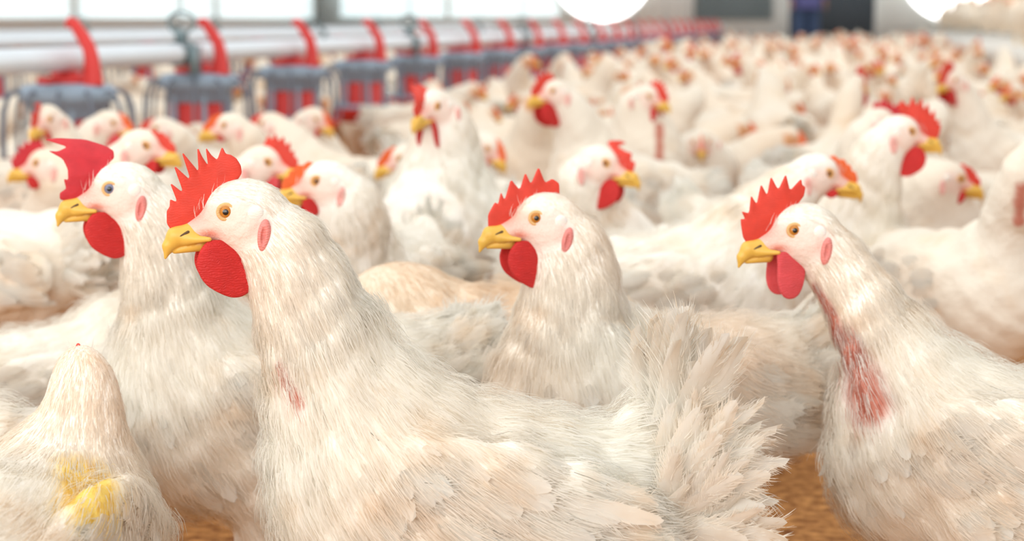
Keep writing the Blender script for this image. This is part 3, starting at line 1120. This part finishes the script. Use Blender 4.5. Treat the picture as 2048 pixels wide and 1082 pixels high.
def feeder_shapes(seg, spokes, key_):
    o = {}
    o['collar'] = lathe_np([(0.03, 0.458), (0.07, 0.457), (0.100, 0.452), (0.112, 0.440), (0.113, 0.416), (0.092, 0.410), (0.086, 0.378), (0.082, 0.376)], seg)
    o['drum'] = lathe_np([(0.078, 0.40), (0.078, 0.30), (0.09, 0.285), (0.09, 0.27)], seg)
    ribs = []
    for k in range(6):
        a = 2 * PI * k / 6 + 0.35
        c, s_ = math.cos(a), math.sin(a)
        ribs.append(tube_np([(0.084 * c, 0.084 * s_, 0.40), (0.084 * c, 0.084 * s_, 0.34), (0.092 * c, 0.092 * s_, 0.28)], 0.008, 6))
    o['rib_cage'] = join_np(ribs + [lathe_np([(0.09, 0.268), (0.118, 0.272), (0.120, 0.290), (0.100, 0.296), (0.09, 0.29)], seg)])
    o['pan'] = lathe_np([(0.0, 0.226), (0.10, 0.228), (0.135, 0.245), (0.152, 0.276), (0.156, 0.282), (0.148, 0.282), (0.13, 0.25), (0.09, 0.238), (0.0, 0.236)], seg)
    sp = []
    for k in range(spokes):
        a = 2 * PI * k / spokes + 0.1
        c, s_ = math.cos(a), math.sin(a)
        pts = [(r * c, r * s_, z) for r, z in ((0.10, 0.436), (0.122, 0.440), (0.140, 0.426), (0.150, 0.395), (0.154, 0.34), (0.153, 0.282))]
        sp.append(tube_np(pts, 0.0042, 6))
    o['grill'] = join_np(sp)
    # swan-necked saddle that clips the feeder to the pipe
    path = np.array([(0.078, 0.0, 0.455), (0.080, 0.0, 0.485), (0.079, 0, 0.512), (0.072, 0, 0.537), (0.056, 0.0, 0.560), (0.038, 0, 0.580), (0.026, 0, 0.594), (0.016, 0, 0.598), (0.004, 0, 0.588)])
    hook = tube_np(path, [0.030, 0.024, 0.020, 0.018, 0.017, 0.015, 0.014, 0.012, 0.009], 10)
    hook[0][:, 1] *= 0.75
    plate = lathe_np([(0.0, 0.470), (0.05, 0.470), (0.055, 0.464), (0.055, 0.452), (0.0, 0.450)], 20)
    arms = box_np((-0.02, -0.075, 0.452), (0.02, 0.075, 0.472))
    cl = box_np((-0.03, -0.02, 0.46), (0.03, 0.02, 0.484))
    o['saddle'] = join_np([hook, plate, arms, cl] if key_ == 'near' else [plate, arms, cl])
    return o


FEED = {}
for key_, seg, spk in (('near', 36, 12), ('far', 20, 10)):
    sh = feeder_shapes(seg, spk, key_)
    FEED[key_] = {nm: mesh_np(nm, v, q, {'collar': M['grey_plastic'], 'rib_cage': M['grey_plastic'], 'grill': M['dark_plastic']}.get(nm, M['red_plastic'])) for nm, (v, q) in sh.items()}
ORD = ['leftmost', 'second', 'third', 'fourth', 'fifth', 'sixth', 'seventh', 'eighth', 'ninth', 'tenth']


def feeder(x, y, key_, label, group):
    r = empty('pan_feeder', (x, y, 0), R(-22))
    tag(r, label, 'feeder', group)
    for nm, me in FEED[key_].items():
        if nm == 'saddle':
            o = link(nm, me, r)
            tag(o, 'red saddle that holds the feeder to its pipe')
        else:
            link(nm, me, r)
    return r


def hanger(x, y, label, group):
    r = empty('pipe_hanger', (x, y, 0))
    tag(r, label, 'hanger', group)
    ring = [(0.0, 0.036 * math.cos(a), 0.595 + 0.027 * math.sin(a)) for a in np.linspace(0, 2 * PI, 25)]
    ring = [(p_[1] * 0.98, p_[1] * 0.2, p_[2]) for p_ in ring]
    flatobj('ring', tube_np(ring, 0.0045, 8), M['bracket'], r, True)
    cl = [lathe_np([(0.034, -0.045), (0.034, 0.045)], 24)]
    cl = [(v @ axis_rot('X', PI / 2).T + np.array([0, 0, P_Z]), q) for v, q in cl]
    cl.append(box_np((-0.012, -0.02, P_Z + 0.031), (0.012, 0.02, 0.572)))
    cl.append(box_np((0.031, -0.035, P_Z - 0.055), (0.042, 0.035, P_Z + 0.02)))
    flatobj('clamp', join_np(cl), M['bracket'], r)
    flatobj('cable', tube_np([(0, 0, 0.62), (0, 0, 1.9), (0, 0, 3.2)], 0.0025, 6), M['bracket'], r)
    return r


for li, (xl, nm, y0, y1, first, last) in enumerate(((-1.78, 'front', 2.2, 27.0, 0, 24), (-3.45, 'second', 4.0, 27.0, 2, 22), (-5.1, 'third', 7.0, 27.0, 6, 18))):
    tag(flatobj('feed_pipe', tube_np([(xl, y0, P_Z), (xl, (y0 + y1) / 2, P_Z), (xl, y1, P_Z)], 0.0275, 20), M['galv'], None, True),
        f'long galvanised feed pipe of the {nm} feeder row', 'pipe')
    for k in range(first, last):
        y = Y_F + SPACE * k + (0.0 if li == 0 else 0.37)
        if li == 0 and k < 8:
            lab = f'red and grey pan feeder under the front pipe, {ORD[k]} of its row from the left' if k else 'leftmost red and grey pan feeder under the front pipe with tall red saddle'
            feeder(xl, y, 'near', lab, 'pan feeders on the front pipe')
        else:
            feeder(xl, y, 'near' if li == 0 else 'far', f'small blurred red pan feeder at the distant end of the {nm} row' if li == 0 else f'red pan feeder hanging on the {nm} row behind the front pipe',
                   f'far pan feeders of the {nm} row')
    if li == 0:
        for k, y in enumerate((4.92, 7.6, 10.3, 13.0, 15.7, 18.4, 21.1, 23.8)):
            hanger(xl, y, f'grey pipe hanger with ring and cable on the front pipe, {["nearest", "second", "third"][k]} one' if k < 3 else 'tiny far grey pipe hanger on the front pipe', 'pipe hangers')
    else:
        for k, y in enumerate((6.77, 9.47, 12.17, 14.87, 17.57, 20.27)):
            hanger(xl, y, f'grey pipe hanger with ring and cable on the {nm} pipe', f'hangers of the {nm} pipe')

# ------------------------------------------------------------------ the worker by the dark door


def person(px, d):
    E = at(px, 40, d)
    r = empty('person', (E[0], E[1], 0), YAW + R(-80))
    tag(r, 'person in a blue-violet smock and navy trousers standing before the dark door', 'person')
    skin = plain('brown skin', lin(168, 120, 100), 0.6)
    smock = plain('blue violet smock', lin(92, 92, 142), 0.8, noise=0.1, scale=12)
    trs = plain('navy trousers', lin(62, 78, 108), 0.85)
    hair = plain('black hair', lin(30, 26, 26), 0.6)
    boot = plain('black rubber boots', lin(36, 38, 42), 0.4)

    def body(P):
        dd = ellips(P, (0, 0, 1.60), (0.085, 0.075, 0.115))
        dd = smin(dd, ellips(P, (0.075, 0, 1.575), (0.022, 0.014, 0.025)), 0.02)
        dd = smin(dd, capsule(P, (0, 0, 1.40), (0.0, 0, 1.52), 0.06, 0.052), 0.03)
        dd = smin(dd, ellips(P, (0, 0, 1.22), (0.11, 0.17, 0.23)), 0.05)
        dd = smin(dd, ellips(P, (0, 0, 0.95), (0.11, 0.16, 0.14)), 0.06)
        for sd in (-1, 1):
            dd = smin(dd, ellips(P, (0, sd * 0.078, 1.60), (0.02, 0.012, 0.03)), 0.01)
            dd = smin(dd, capsule(P, (0, sd * 0.17, 1.37), (-0.01, sd * 0.21, 1.10), 0.055, 0.042), 0.04)
            dd = smin(dd, capsule(P, (-0.01, sd * 0.21, 1.10), (0.06, sd * 0.22, 0.86), 0.042, 0.028), 0.02)
            dd = smin(dd, ellips(P, (0.075, sd * 0.22, 0.80), (0.03, 0.016, 0.045)), 0.015)
            for j in range(4):
                dd = smin(dd, capsule(P, (0.055 + 0.016 * j, sd * 0.222, 0.775), (0.062 + 0.015 * j, sd * 0.218, 0.71 + 0.006 * abs(j - 1.4)), 0.009, 0.006), 0.004)
            dd = smin(dd, capsule(P, (0.10, sd * 0.212, 0.81), (0.112, sd * 0.20, 0.755), 0.010, 0.007), 0.006)
            dd = smin(dd, capsule(P, (0, sd * 0.085, 0.88), (0.01, sd * 0.09, 0.48), 0.085, 0.058), 0.05)
            dd = smin(dd, capsule(P, (0.01, sd * 0.09, 0.48), (-0.02, sd * 0.09, 0.08), 0.058, 0.038), 0.03)
            dd = smin(dd, capsule(P, (-0.03, sd * 0.09, 0.045), (0.14, sd * 0.10, 0.035), 0.042, 0.034), 0.03)
        return dd
    v, q = sdf_part(body, (-0.16, -0.28, 0.0), (0.2, 0.28, 1.74), 0.014)
    flatobj('body', (v, q), skin, r, True)

    def coat(P):
        dd = ellips(P, (0, 0, 1.22), (0.125, 0.185, 0.235))
        dd = smin(dd, capsule(P, (0, 0, 1.1), (0, 0, 0.78), 0.165, 0.185), 0.05)
        dd = np.maximum(dd, 0.74 - P[..., 2])
        for sd in (-1, 1):
            dd = smin(dd, capsule(P, (0, sd * 0.17, 1.37), (-0.01, sd * 0.21, 1.10), 0.068, 0.056), 0.04)
            dd = smin(dd, capsule(P, (-0.01, sd * 0.21, 1.10), (0.05, sd * 0.22, 0.90), 0.056, 0.044), 0.02)
        return np.maximum(dd, P[..., 2] - 1.46)
    flatobj('smock', sdf_part(coat, (-0.22, -0.3, 0.7), (0.22, 0.3, 1.48), 0.014), smock, r, True)

    def legs(P):
        dd = None
        for sd in (-1, 1):
            a = smin(capsule(P, (0, sd * 0.085, 0.88), (0.01, sd * 0.09, 0.48), 0.105, 0.078),
                     capsule(P, (0.01, sd * 0.09, 0.48), (-0.02, sd * 0.09, 0.22), 0.078, 0.066), 0.03)
            dd = a if dd is None else np.minimum(dd, a)
        return dd
    flatobj('trousers', sdf_part(legs, (-0.16, -0.22, 0.12), (0.16, 0.22, 1.0), 0.014), trs, r, True)
    for sd in (-1, 1):
        def bt(P):
            return smin(capsule(P, (-0.02, sd * 0.09, 0.26), (-0.025, sd * 0.09, 0.07), 0.072, 0.055), capsule(P, (-0.03, sd * 0.09, 0.056), (0.15, sd * 0.10, 0.05), 0.052, 0.045), 0.04)
        v, q = sdf_part(bt, (-0.12, sd * 0.09 - 0.09, 0.0), (0.22, sd * 0.09 + 0.09, 0.35), 0.014)
        v[:, 2] = np.maximum(v[:, 2], 0)
        flatobj('boot', (v, q), boot, r, True)

    def hr(P):
        dd = ellips(P, (-0.012, 0, 1.635), (0.09, 0.084, 0.098))
        return np.maximum(dd, -ellips(P, (0.075, 0, 1.57), (0.07, 0.075, 0.11)))
    flatobj('hair', sdf_part(hr, (-0.12, -0.1, 1.5), (0.1, 0.1, 1.75), 0.012), hair, r, True)


person(1612, 24.0)

# ------------------------------------------------------------------ the hens one can tell apart


def body_hen(label, px, py, d, heading, eye, **kw):
    """like key_hen, but placed by the top of its back at pixel (px, py); eye: (forward, height) of the head in hen space"""
    B = at(px, py, d)
    s = kw.get('s', 1.0)
    rz = R(heading) + YAW
    lift = B[2] / s - 0.315
    quality = kw.pop('quality', 1)
    res = kw.pop('res', None) or ((0.0055, 0.0022) if quality == 2 else (0.009, 0.003))
    if quality < 2:
        kw = dict(dict(tone=(246, 240, 232), tailsize=0.8), **kw)
    cm, wm = kw.pop('comb_mat', 'comb'), kw.pop('wattle_mat', 'wattle')
    S = hen_shapes((eye[0] * s, eye[2] if len(eye) > 2 else 0, eye[1]), lift=lift, quality=quality, res=res, seed=len(FOOT), **kw)
    FOOT.append((B[0], B[1], rz))
    return build_hen('hen', S, (B[0], B[1], 0), rz, label, None, quality, cm, wm)


# the four sharp birds
key_hen('big sharp white hen in front, facing left, with a spiked coral comb', 450, 420, 1.47, 181, hx=0.181, thick=1.08, nf=0.36, breast=0.84, head=12, hpitch=2, quality=2, comb='spiked', wattle='round', wsize=1.04, ear_mat='lobe_red',
        dirty_tail=0.6, tail=86, tip=8, tailsize=1.12, lift=-0.006, bare_px=[((541, 735), (590, 800), 0.006)], cream=0.5)
key_hen('white hen at left with a crimson comb flopped forward over its beak', 218, 375, 1.77, 199, hx=0.15, head=-3, ear_mat='lobe_red', tailsize=0.75, quality=2, comb='floppy', flop=-0.45, wattle='round',
        comb_mat='comb_deep', wattle_mat='wattle', iris='iris_grey', nfeather=0.9, tail=30, cream=0.35)
key_hen('white hen behind the front hen, thick neck upright, torch-shaped jagged comb, facing left', 1063, 433, 1.76, 208, hx=0.125, head=-12, hpitch=-4, quality=2, comb='torch', wattle='round', ear_mat='lobe_red',
        nfeather=0.8, tail=25, cream=0.9, thick=1.0)
key_hen('white hen at right with flame-like comb and bare reddish throat, facing left', 1577, 457, 1.75, 158, hx=0.205, head=34, quality=2, comb='flame', wattle='long', wattle_mat='wattle_pink', thick=0.86, puff=0.92, ear_mat='lobe_red',
        lift=-0.02, bare_px=[((1622, 590), (1672, 700), 0.012), ((1675, 690), (1735, 800), 0.026)], nfeather=0.9, tail=40, cream=0.6)
# second rank
key_hen('white hen with a very low orange comb facing right behind the flame-combed hen', 1653, 345, 2.45, 2, hx=0.20, tailsize=0.65, head=-4, hpitch=4, quality=2, comb='low', comb_mat='comb_orange', wattle='tiny', nfeather=0.4, s=1.05)
key_hen('white hen facing left with a low orange comb, right behind the front hen', 630, 360, 2.3, 250, hx=0.15, tailsize=0.7, head=-56, quality=2, comb='low', comb_mat='comb_orange', wattle='small', nfeather=0.4, s=1.05)
key_hen('white hen with a pinkish face and raised red comb between the two left combs', 543, 323, 2.75, 300, hx=0.17, head=44, comb='tall', wattle='small', wattle_mat='wattle_pink')
key_hen('white hen facing right whose red comb is split into two tufts', 1215, 325, 2.65, 264, hx=0.16, tailsize=0.65, head=80, hpitch=4, quality=2, comb='split', flop=0.3, wattle='round', nfeather=0.4, cream=0.8)
key_hen('small creamy hen facing right just behind the flop-combed hen', 300, 290, 2.75, 330, hx=0.18, head=16, comb='low', wattle='small', cream=1.0)
key_hen('white hen at the left edge facing left with an upright narrow red comb', 75, 325, 3.1, 252, hx=0.16, head=-60, comb='tall', wattle='small', comb_mat='comb_deep', cream=1.0)
key_hen('white hen facing the camera beside the leftmost feeder', 85, 238, 3.5, 238, hx=0.15, head=14, hpitch=10, comb='split', wattle='small')
key_hen('white hen facing right with a pink wattle, right of the leftmost feeder', 232, 245, 3.9, 330, hx=0.18, head=16, hpitch=8, comb='low', comb_mat='comb_orange', wattle='round', wattle_mat='wattle_pink')
key_hen('white hen half hidden behind the small creamy hen, facing left', 312, 256, 4.15, 240, hx=0.16, head=-46, comb='low', wattle='tiny')
key_hen('pale hen with a bare yellow beak facing left before the second feeder', 448, 250, 3.6, 235, hx=0.17, head=-40, comb='low', comb_mat='comb_orange', wattle='tiny', cream=1.0)
key_hen('pale hen turned away right of the second feeder', 530, 246, 4.1, 175, hx=0.17, head=-6, comb='low', wattle='tiny', cream=0.9)
key_hen('creamy hen with a brownish face looking right, below the third feeder', 640, 238, 4.5, 285, hx=0.15, head=42, hpitch=16, comb='low', comb_mat='comb_orange', wattle='small', cream=1.0)
key_hen('tall upright hen facing the camera with a curled red comb', 857, 212, 2.85, 254, hx=0.105, head=-14, hpitch=8, comb='tall', flop=-0.75, wattle='long', s=1.12, tip=18, cream=0.6, quality=2, nfeather=0.4)
key_hen('hen with an orange comb peering left from behind the tall upright hen', 797, 316, 3.42, 186, hx=0.19, head=10, hpitch=8, comb='low', comb_mat='comb_orange', wattle='small')
key_hen('blurred hen with large red comb and wattle facing left, beyond the torch-combed hen', 1098, 182, 3.75, 212, hx=0.16, head=-2, comb='tall', wattle='round', wsize=1.15, s=1.08, tip=10)
key_hen('blurred hen with long upright neck looking right, comb rising to a point', 1305, 192, 4.2, 288, hx=0.10, head=38, hpitch=6, comb='tall', flop=0.3, wattle='round', s=1.12, tip=20, bare_px=[((1322, 250), (1322, 330), 0.014)])
key_hen('hen facing right with a tall spread red comb and round red wattle', 1817, 262, 2.75, 326, hx=0.16, tailsize=0.7, head=32, comb='flame', wattle='round', s=1.05, cream=0.5, quality=2, nfeather=0.35)
key_hen('hen facing right half hidden behind the round-wattled hen', 1772, 240, 3.6, 300, hx=0.17, head=58, comb='torch', comb_mat='comb_deep', wattle='round')
key_hen('white hen with a small pink comb facing right near the right edge', 1913, 353, 3.1, 290, hx=0.14, head=66, hpitch=8, comb='low', wattle='small', s=1.05, tip=12, cream=0.7)
key_hen('white hen cut by the right edge with a bare red throat', 2118, 292, 2.45, 296, hx=0.19, head=60, tone=(246, 240, 232), thick=0.8, comb='low', wattle='small', bare_px=[((2047, 385), (2040, 450), 0.011)])
key_hen('far blurred hen with red face on the right side', 1900, 160, 4.6, 200, hx=0.17, head=20, comb='spiked', wattle='round', s=1.05)
key_hen('hen with an orange face looking down right of the tall upright hen', 985, 296, 3.75, 300, hx=0.16, head=20, hpitch=25, comb='low', comb_mat='comb_orange', wattle='small')
key_hen('hen with its face turned to the camera in the pale middle of the flock', 1402, 285, 4.4, 268, hx=0.16, hpitch=12, comb='low', comb_mat='comb_orange', wattle='tiny')
# birds of which only the bodies show
body_hen('hen body with brown stains between the front and the torch-combed hen', 930, 560, 2.08, 180, (0.10, 0.30), quality=2, nfeather=0.45, comb='low', wattle='tiny', cream=1.0, tail=0, tailsize=0.45, tone=(250, 240, 228))
key_hen('low creamy hen seen from behind at the bottom left, tail spread', 160, 745, 1.52, 78, hx=0.115, head=30, lift=-0.015, ears=False, bare_px=[((182, 945), (198, 1010), 0.03)], raw_col=(240, 206, 110), s=0.93, thick=0.72, quality=2, nfeather=0.7, comb='low', wattle='tiny', cream=1.0, tail=5, tailsize=0.55)
body_hen('white hen left of the flop-combed hen, its pale flank sloping down', 110, 650, 2.2, 28, (0.2, 0.30), quality=2, nfeather=0.4, comb='low', wattle='tiny', cream=0.5, tail=10)
body_hen('white hen cut by the left edge near the bottom', -370, 770, 1.66, 184, (0.19, 0.33), quality=2, nfeather=0.5, comb='low', wattle='tiny', tail=5, tailsize=0.6)
body_hen('white hen with its neck cut by the left edge', -90, 405, 2.55, 175, (0.13, 0.44), comb='low', wattle='small')
body_hen('pale hen resting between the split-combed hen and the far flock', 1470, 470, 3.3, 90, (0.17, 0.25, 0.0), comb='low', wattle='tiny', cream=0.6, tail=10)

# ------------------------------------------------------------------ the flock behind
PROTO = []
for i, (hx_, z_, yaw_, pit_, cb, wt, cmt, lift_) in enumerate((
        (0.19, 0.405, 10, 0, 'low', 'small', 'comb_orange', 0.0), (0.17, 0.44, -25, 5, 'tall', 'round', 'comb', 0.0), (0.20, 0.36, 40, 12, 'low', 'tiny', 'comb_orange', 0.0),
        (0.19, 0.30, -10, 20, 'low', 'tiny', 'comb_orange', -0.04), (0.15, 0.455, 5, 0, 'spiked', 'round', 'comb', 0.0), (0.18, 0.33, -50, 8, 'low', 'small', 'comb_orange', -0.03),
        (0.16, 0.42, 60, 5, 'low', 'small', 'comb', 0.0))):
    kw = dict(yaw=R(yaw_), pitch=R(pit_), comb=cb, wattle=wt, lift=lift_, seed=50 + i, nfeather=0.3, cream=0.8, tail=15, tailsize=0.8, tone=(246, 238, 228))
    PROTO.append((hen_shapes((hx_, 0, z_), res=(0.012, 0.0045), quality=0, **kw), cmt))


def near_proto(i, S, cmt):
    g = {nm: mesh_np(nm, S[nm][0], S[nm][1], M[mt], S[nm][2] if len(S[nm]) > 2 else None, nor=S[nm][3] if len(S[nm]) == 4 else None)
         for nm, mt in (('body', 'skinbody'), ('tail', 'plume'), ('beak', 'beak'), ('comb', cmt), ('wattlel', 'wattle'), ('wattler', 'wattle'), ('legl', 'leg'), ('legr', 'leg'))}
    for sd, nm in ((1, 'eyel'), (-1, 'eyer')):
        v, q, mi = eye_np(10, sd, S['yeye'])
        g[nm] = mesh_np('eye', v @ S['RH'].T + S['eye'], q, None, mats=[M['iris'], M['pupil']], midx=mi)
    return g


def one_np(S):
    its = [('body', 0), ('tail', 0), ('beak', 1), ('comb', 2), ('wattlel', 3), ('wattler', 3), ('legl', 1), ('legr', 1)]
    V, Q, C, mi, o = [], [], [], [], 0
    for nm, k in its:
        v, q = S[nm][0], S[nm][1]
        V.append(v)
        Q.append(q + o)
        C.append(S[nm][2] if len(S[nm]) > 2 else np.ones((len(v), 3)))
        mi += [k] * len(q)
        o += len(v)
    return np.concatenate(V), np.concatenate(Q), np.concatenate(C), np.array(mi)


def one_mats(cmt):
    return [M['skinbody'], M['beak'], M[cmt], M['wattle']]


NEARP = [near_proto(i, S, c) for i, (S, c) in enumerate(PROTO)]
FARP = []
for i, (S, cmt) in enumerate(PROTO):
    V, Q, C, mi = one_np(S)
    FARP.append(mesh_np('hen', V, Q, None, C, mats=one_mats(cmt), midx=mi))

CT, ST = np.cos(YAW), np.sin(YAW)


def project(x, y, z):
    v = CAM_M.T @ (np.array([x, y, z]) - np.array([0, 0, CAM_Z]))
    return W / 2 + F * v[0] / -v[2], H / 2 - F * v[1] / -v[2], -v[2]


rr = random.Random(5)
cells = {}
SEG = 0.2


def stand(x, y, rz):
    return (x, y, math.cos(rz) * SEG, math.sin(rz) * SEG)


def put(h):
    cells.setdefault((int(h[0] // 0.5), int(h[1] // 0.5)), []).append(h)


def pt_seg(px_, py_, h):
    x, y, a, b = h
    t = max(-1.0, min(1.0, ((px_ - x) * a + (py_ - y) * b) / (SEG * SEG)))
    return math.hypot(px_ - x - t * a, py_ - y - t * b)


def gap(h, g):
    def cross(o, p_, q_):
        return (p_[0] - o[0]) * (q_[1] - o[1]) - (p_[1] - o[1]) * (q_[0] - o[0])
    A, B = (h[0] - h[2], h[1] - h[3]), (h[0] + h[2], h[1] + h[3])
    C_, D = (g[0] - g[2], g[1] - g[3]), (g[0] + g[2], g[1] + g[3])
    if cross(A, B, C_) * cross(A, B, D) < 0 and cross(C_, D, A) * cross(C_, D, B) < 0:
        return 0.0
    return min(pt_seg(*A, g), pt_seg(*B, g), pt_seg(*C_, h), pt_seg(*D, h))


def free(h, lim):
    cx, cy = int(h[0] // 0.5), int(h[1] // 0.5)
    for i in range(cx - 1, cx + 2):
        for j in range(cy - 1, cy + 2):
            for g in cells.get((i, j), ()):
                if gap(h, g) < lim:
                    return False
    return True


for a, b, rz in FOOT:
    put(stand(a, b, rz))
PANS = [(xl, Y_F + SPACE * k + off) for xl, off in ((-1.78, 0.0), (-3.45, 0.37), (-5.1, 0.37)) for k in range(-1, 27)]
wx, wy = at(1612, 40, 24)[:2]
cand = []
for _ in range(90000):
    d = 3.3 + 24 * rr.random() ** 0.75
    px = rr.uniform(-120, 2170)
    w = at(px, 541 - 3800 * math.tan(PITCH), d)
    x, y = w[0], w[1]
    if not (X_L + 0.4 < x < 3.7 and 3.2 < y < Y_END - 0.5):
        continue
    if x < -2.1 and (y > 14 or x < -4.7):
        continue
    if PX - 0.14 < x < PX + 0.14 and y > 7.7:
        continue
    if math.hypot(x - wx, y - wy) < 0.5:
        continue
    if 7.6 < y < 8.25 and x > PX - 0.3:
        continue
    hd = rr.uniform(0, 360)
    if abs(x - PX) < 0.34 and y > 7.6:
        hd = rr.choice((90, 270)) - math.degrees(YAW) + rr.uniform(-8, 8)
    h = stand(x, y, R(hd) + YAW)
    if any(abs(b - y) < 0.6 and abs(a - x) < 0.6 and pt_seg(a, b, h) < 0.27 for a, b in PANS):
        continue
    if not free(h, 0.178):
        continue
    put(h)
    cand.append((d, x, y, px, hd))
cand.sort()
ROOM = 300 - len(FOOT)
FACE = ['facing right', 'turned away', 'facing left', 'facing the camera']
far_bits = []
for n_, (d, x, y, px, hd) in enumerate(cand):
    i = rr.randrange(len(PROTO))
    if i in (1, 4) and rr.random() < 0.7:
        i = rr.choice((0, 2, 3, 5, 6))
    if x < -0.9 and y < 7.5:
        i = rr.choice((2, 3, 5))
    sc = rr.uniform(0.92, 1.08)
    z = PZ if (x > PX and y > 7.9) else 0.0
    side = 'beyond the front feed pipe' if x < -1.78 else ('on the slatted platform' if z else ('near the front feeders' if x < -1.0 else 'in the open flock'))
    band = 'close behind the first birds' if d < 5.5 else ('midway down the barn' if d < 9 else ('far down the barn' if d < 15 else 'near the far wall'))
    f_ = FACE[int(((hd + 45) % 360) // 90)]
    label = f'blurred white hen {f_} {side} {band}'
    group = f'hens {f_} {side} {band}'
    rz = R(hd) + YAW
    if n_ < ROOM:
        if d < 9:
            o = empty('hen', (x, y, z), rz)
            for nm, me in NEARP[i].items():
                link({'wattlel': 'wattle', 'wattler': 'wattle', 'legl': 'leg', 'legr': 'leg', 'eyel': 'eye', 'eyer': 'eye'}.get(nm, nm), me, o)
        else:
            o = link('hen', FARP[i])
            o.location, o.rotation_euler = (x, y, z), (0, 0, rz)
        o.scale = (sc, sc, sc)
        tag(o, label, 'chicken', group)
    else:
        far_bits.append((i, x, y, z, rz, sc))
FL = [stand(a, b, rz) for a, b, rz in FOOT]
for i in range(len(FL)):
    for j in range(i):
        if gap(FL[i], FL[j]) < 0.16:
            print('CLOSE', j, i, round(gap(FL[i], FL[j]), 3))
print('crowd', len(cand), 'stuff', len(far_bits))

# what is left of the flock, a few pixels each
LOW = []
for i, (hx_, z_, yaw_) in enumerate(((0.19, 0.40, 10), (0.17, 0.43, -30), (0.19, 0.34, 40))):
    S = hen_shapes((hx_, 0, z_), yaw=R(yaw_), res=(0.026, 0.011), quality=0, nfeather=0.08, comb='low', wattle='small', seed=80 + i, cream=0.8, tone=(246, 238, 228))
    V, Q, C = S['body']
    cV, cQ = sheet(np.array(COMBS['low']) * MM, 0.004, 0.006)
    cV = cV @ S['RH'].T + S['eye']
    wV, wQ = sheet(np.array(WATTLES['small']) * MM, 0.006, 0.006)
    wV = wV @ S['RH'].T + S['eye']
    LOW.append((np.concatenate([V, cV, wV]), np.concatenate([Q, cQ + len(V), wQ + len(V) + len(cV)]),
                np.concatenate([C, np.ones((len(cV) + len(wV), 3))]), [0] * len(Q) + [1] * (len(cQ) + len(wQ))))
if far_bits:
    V, Q, C, mi, o_ = [], [], [], [], 0
    for i, x, y, z, rz, sc in far_bits:
        v, q, c, m_ = LOW[i % 3]
        V.append((v * sc) @ axis_rot('Z', rz).T + np.array([x, y, z]))
        Q.append(q + o_)
        C.append(c)
        mi += m_
        o_ += len(v)
    o = link('hen_flock', mesh_np('hen_flock', np.concatenate(V), np.concatenate(Q), None, np.concatenate(C), mats=[M['skinbody'], M['comb_orange']], midx=mi))
    tag(o, 'the farthest white hens packed up to the far wall', 'flock', None, 'stuff')
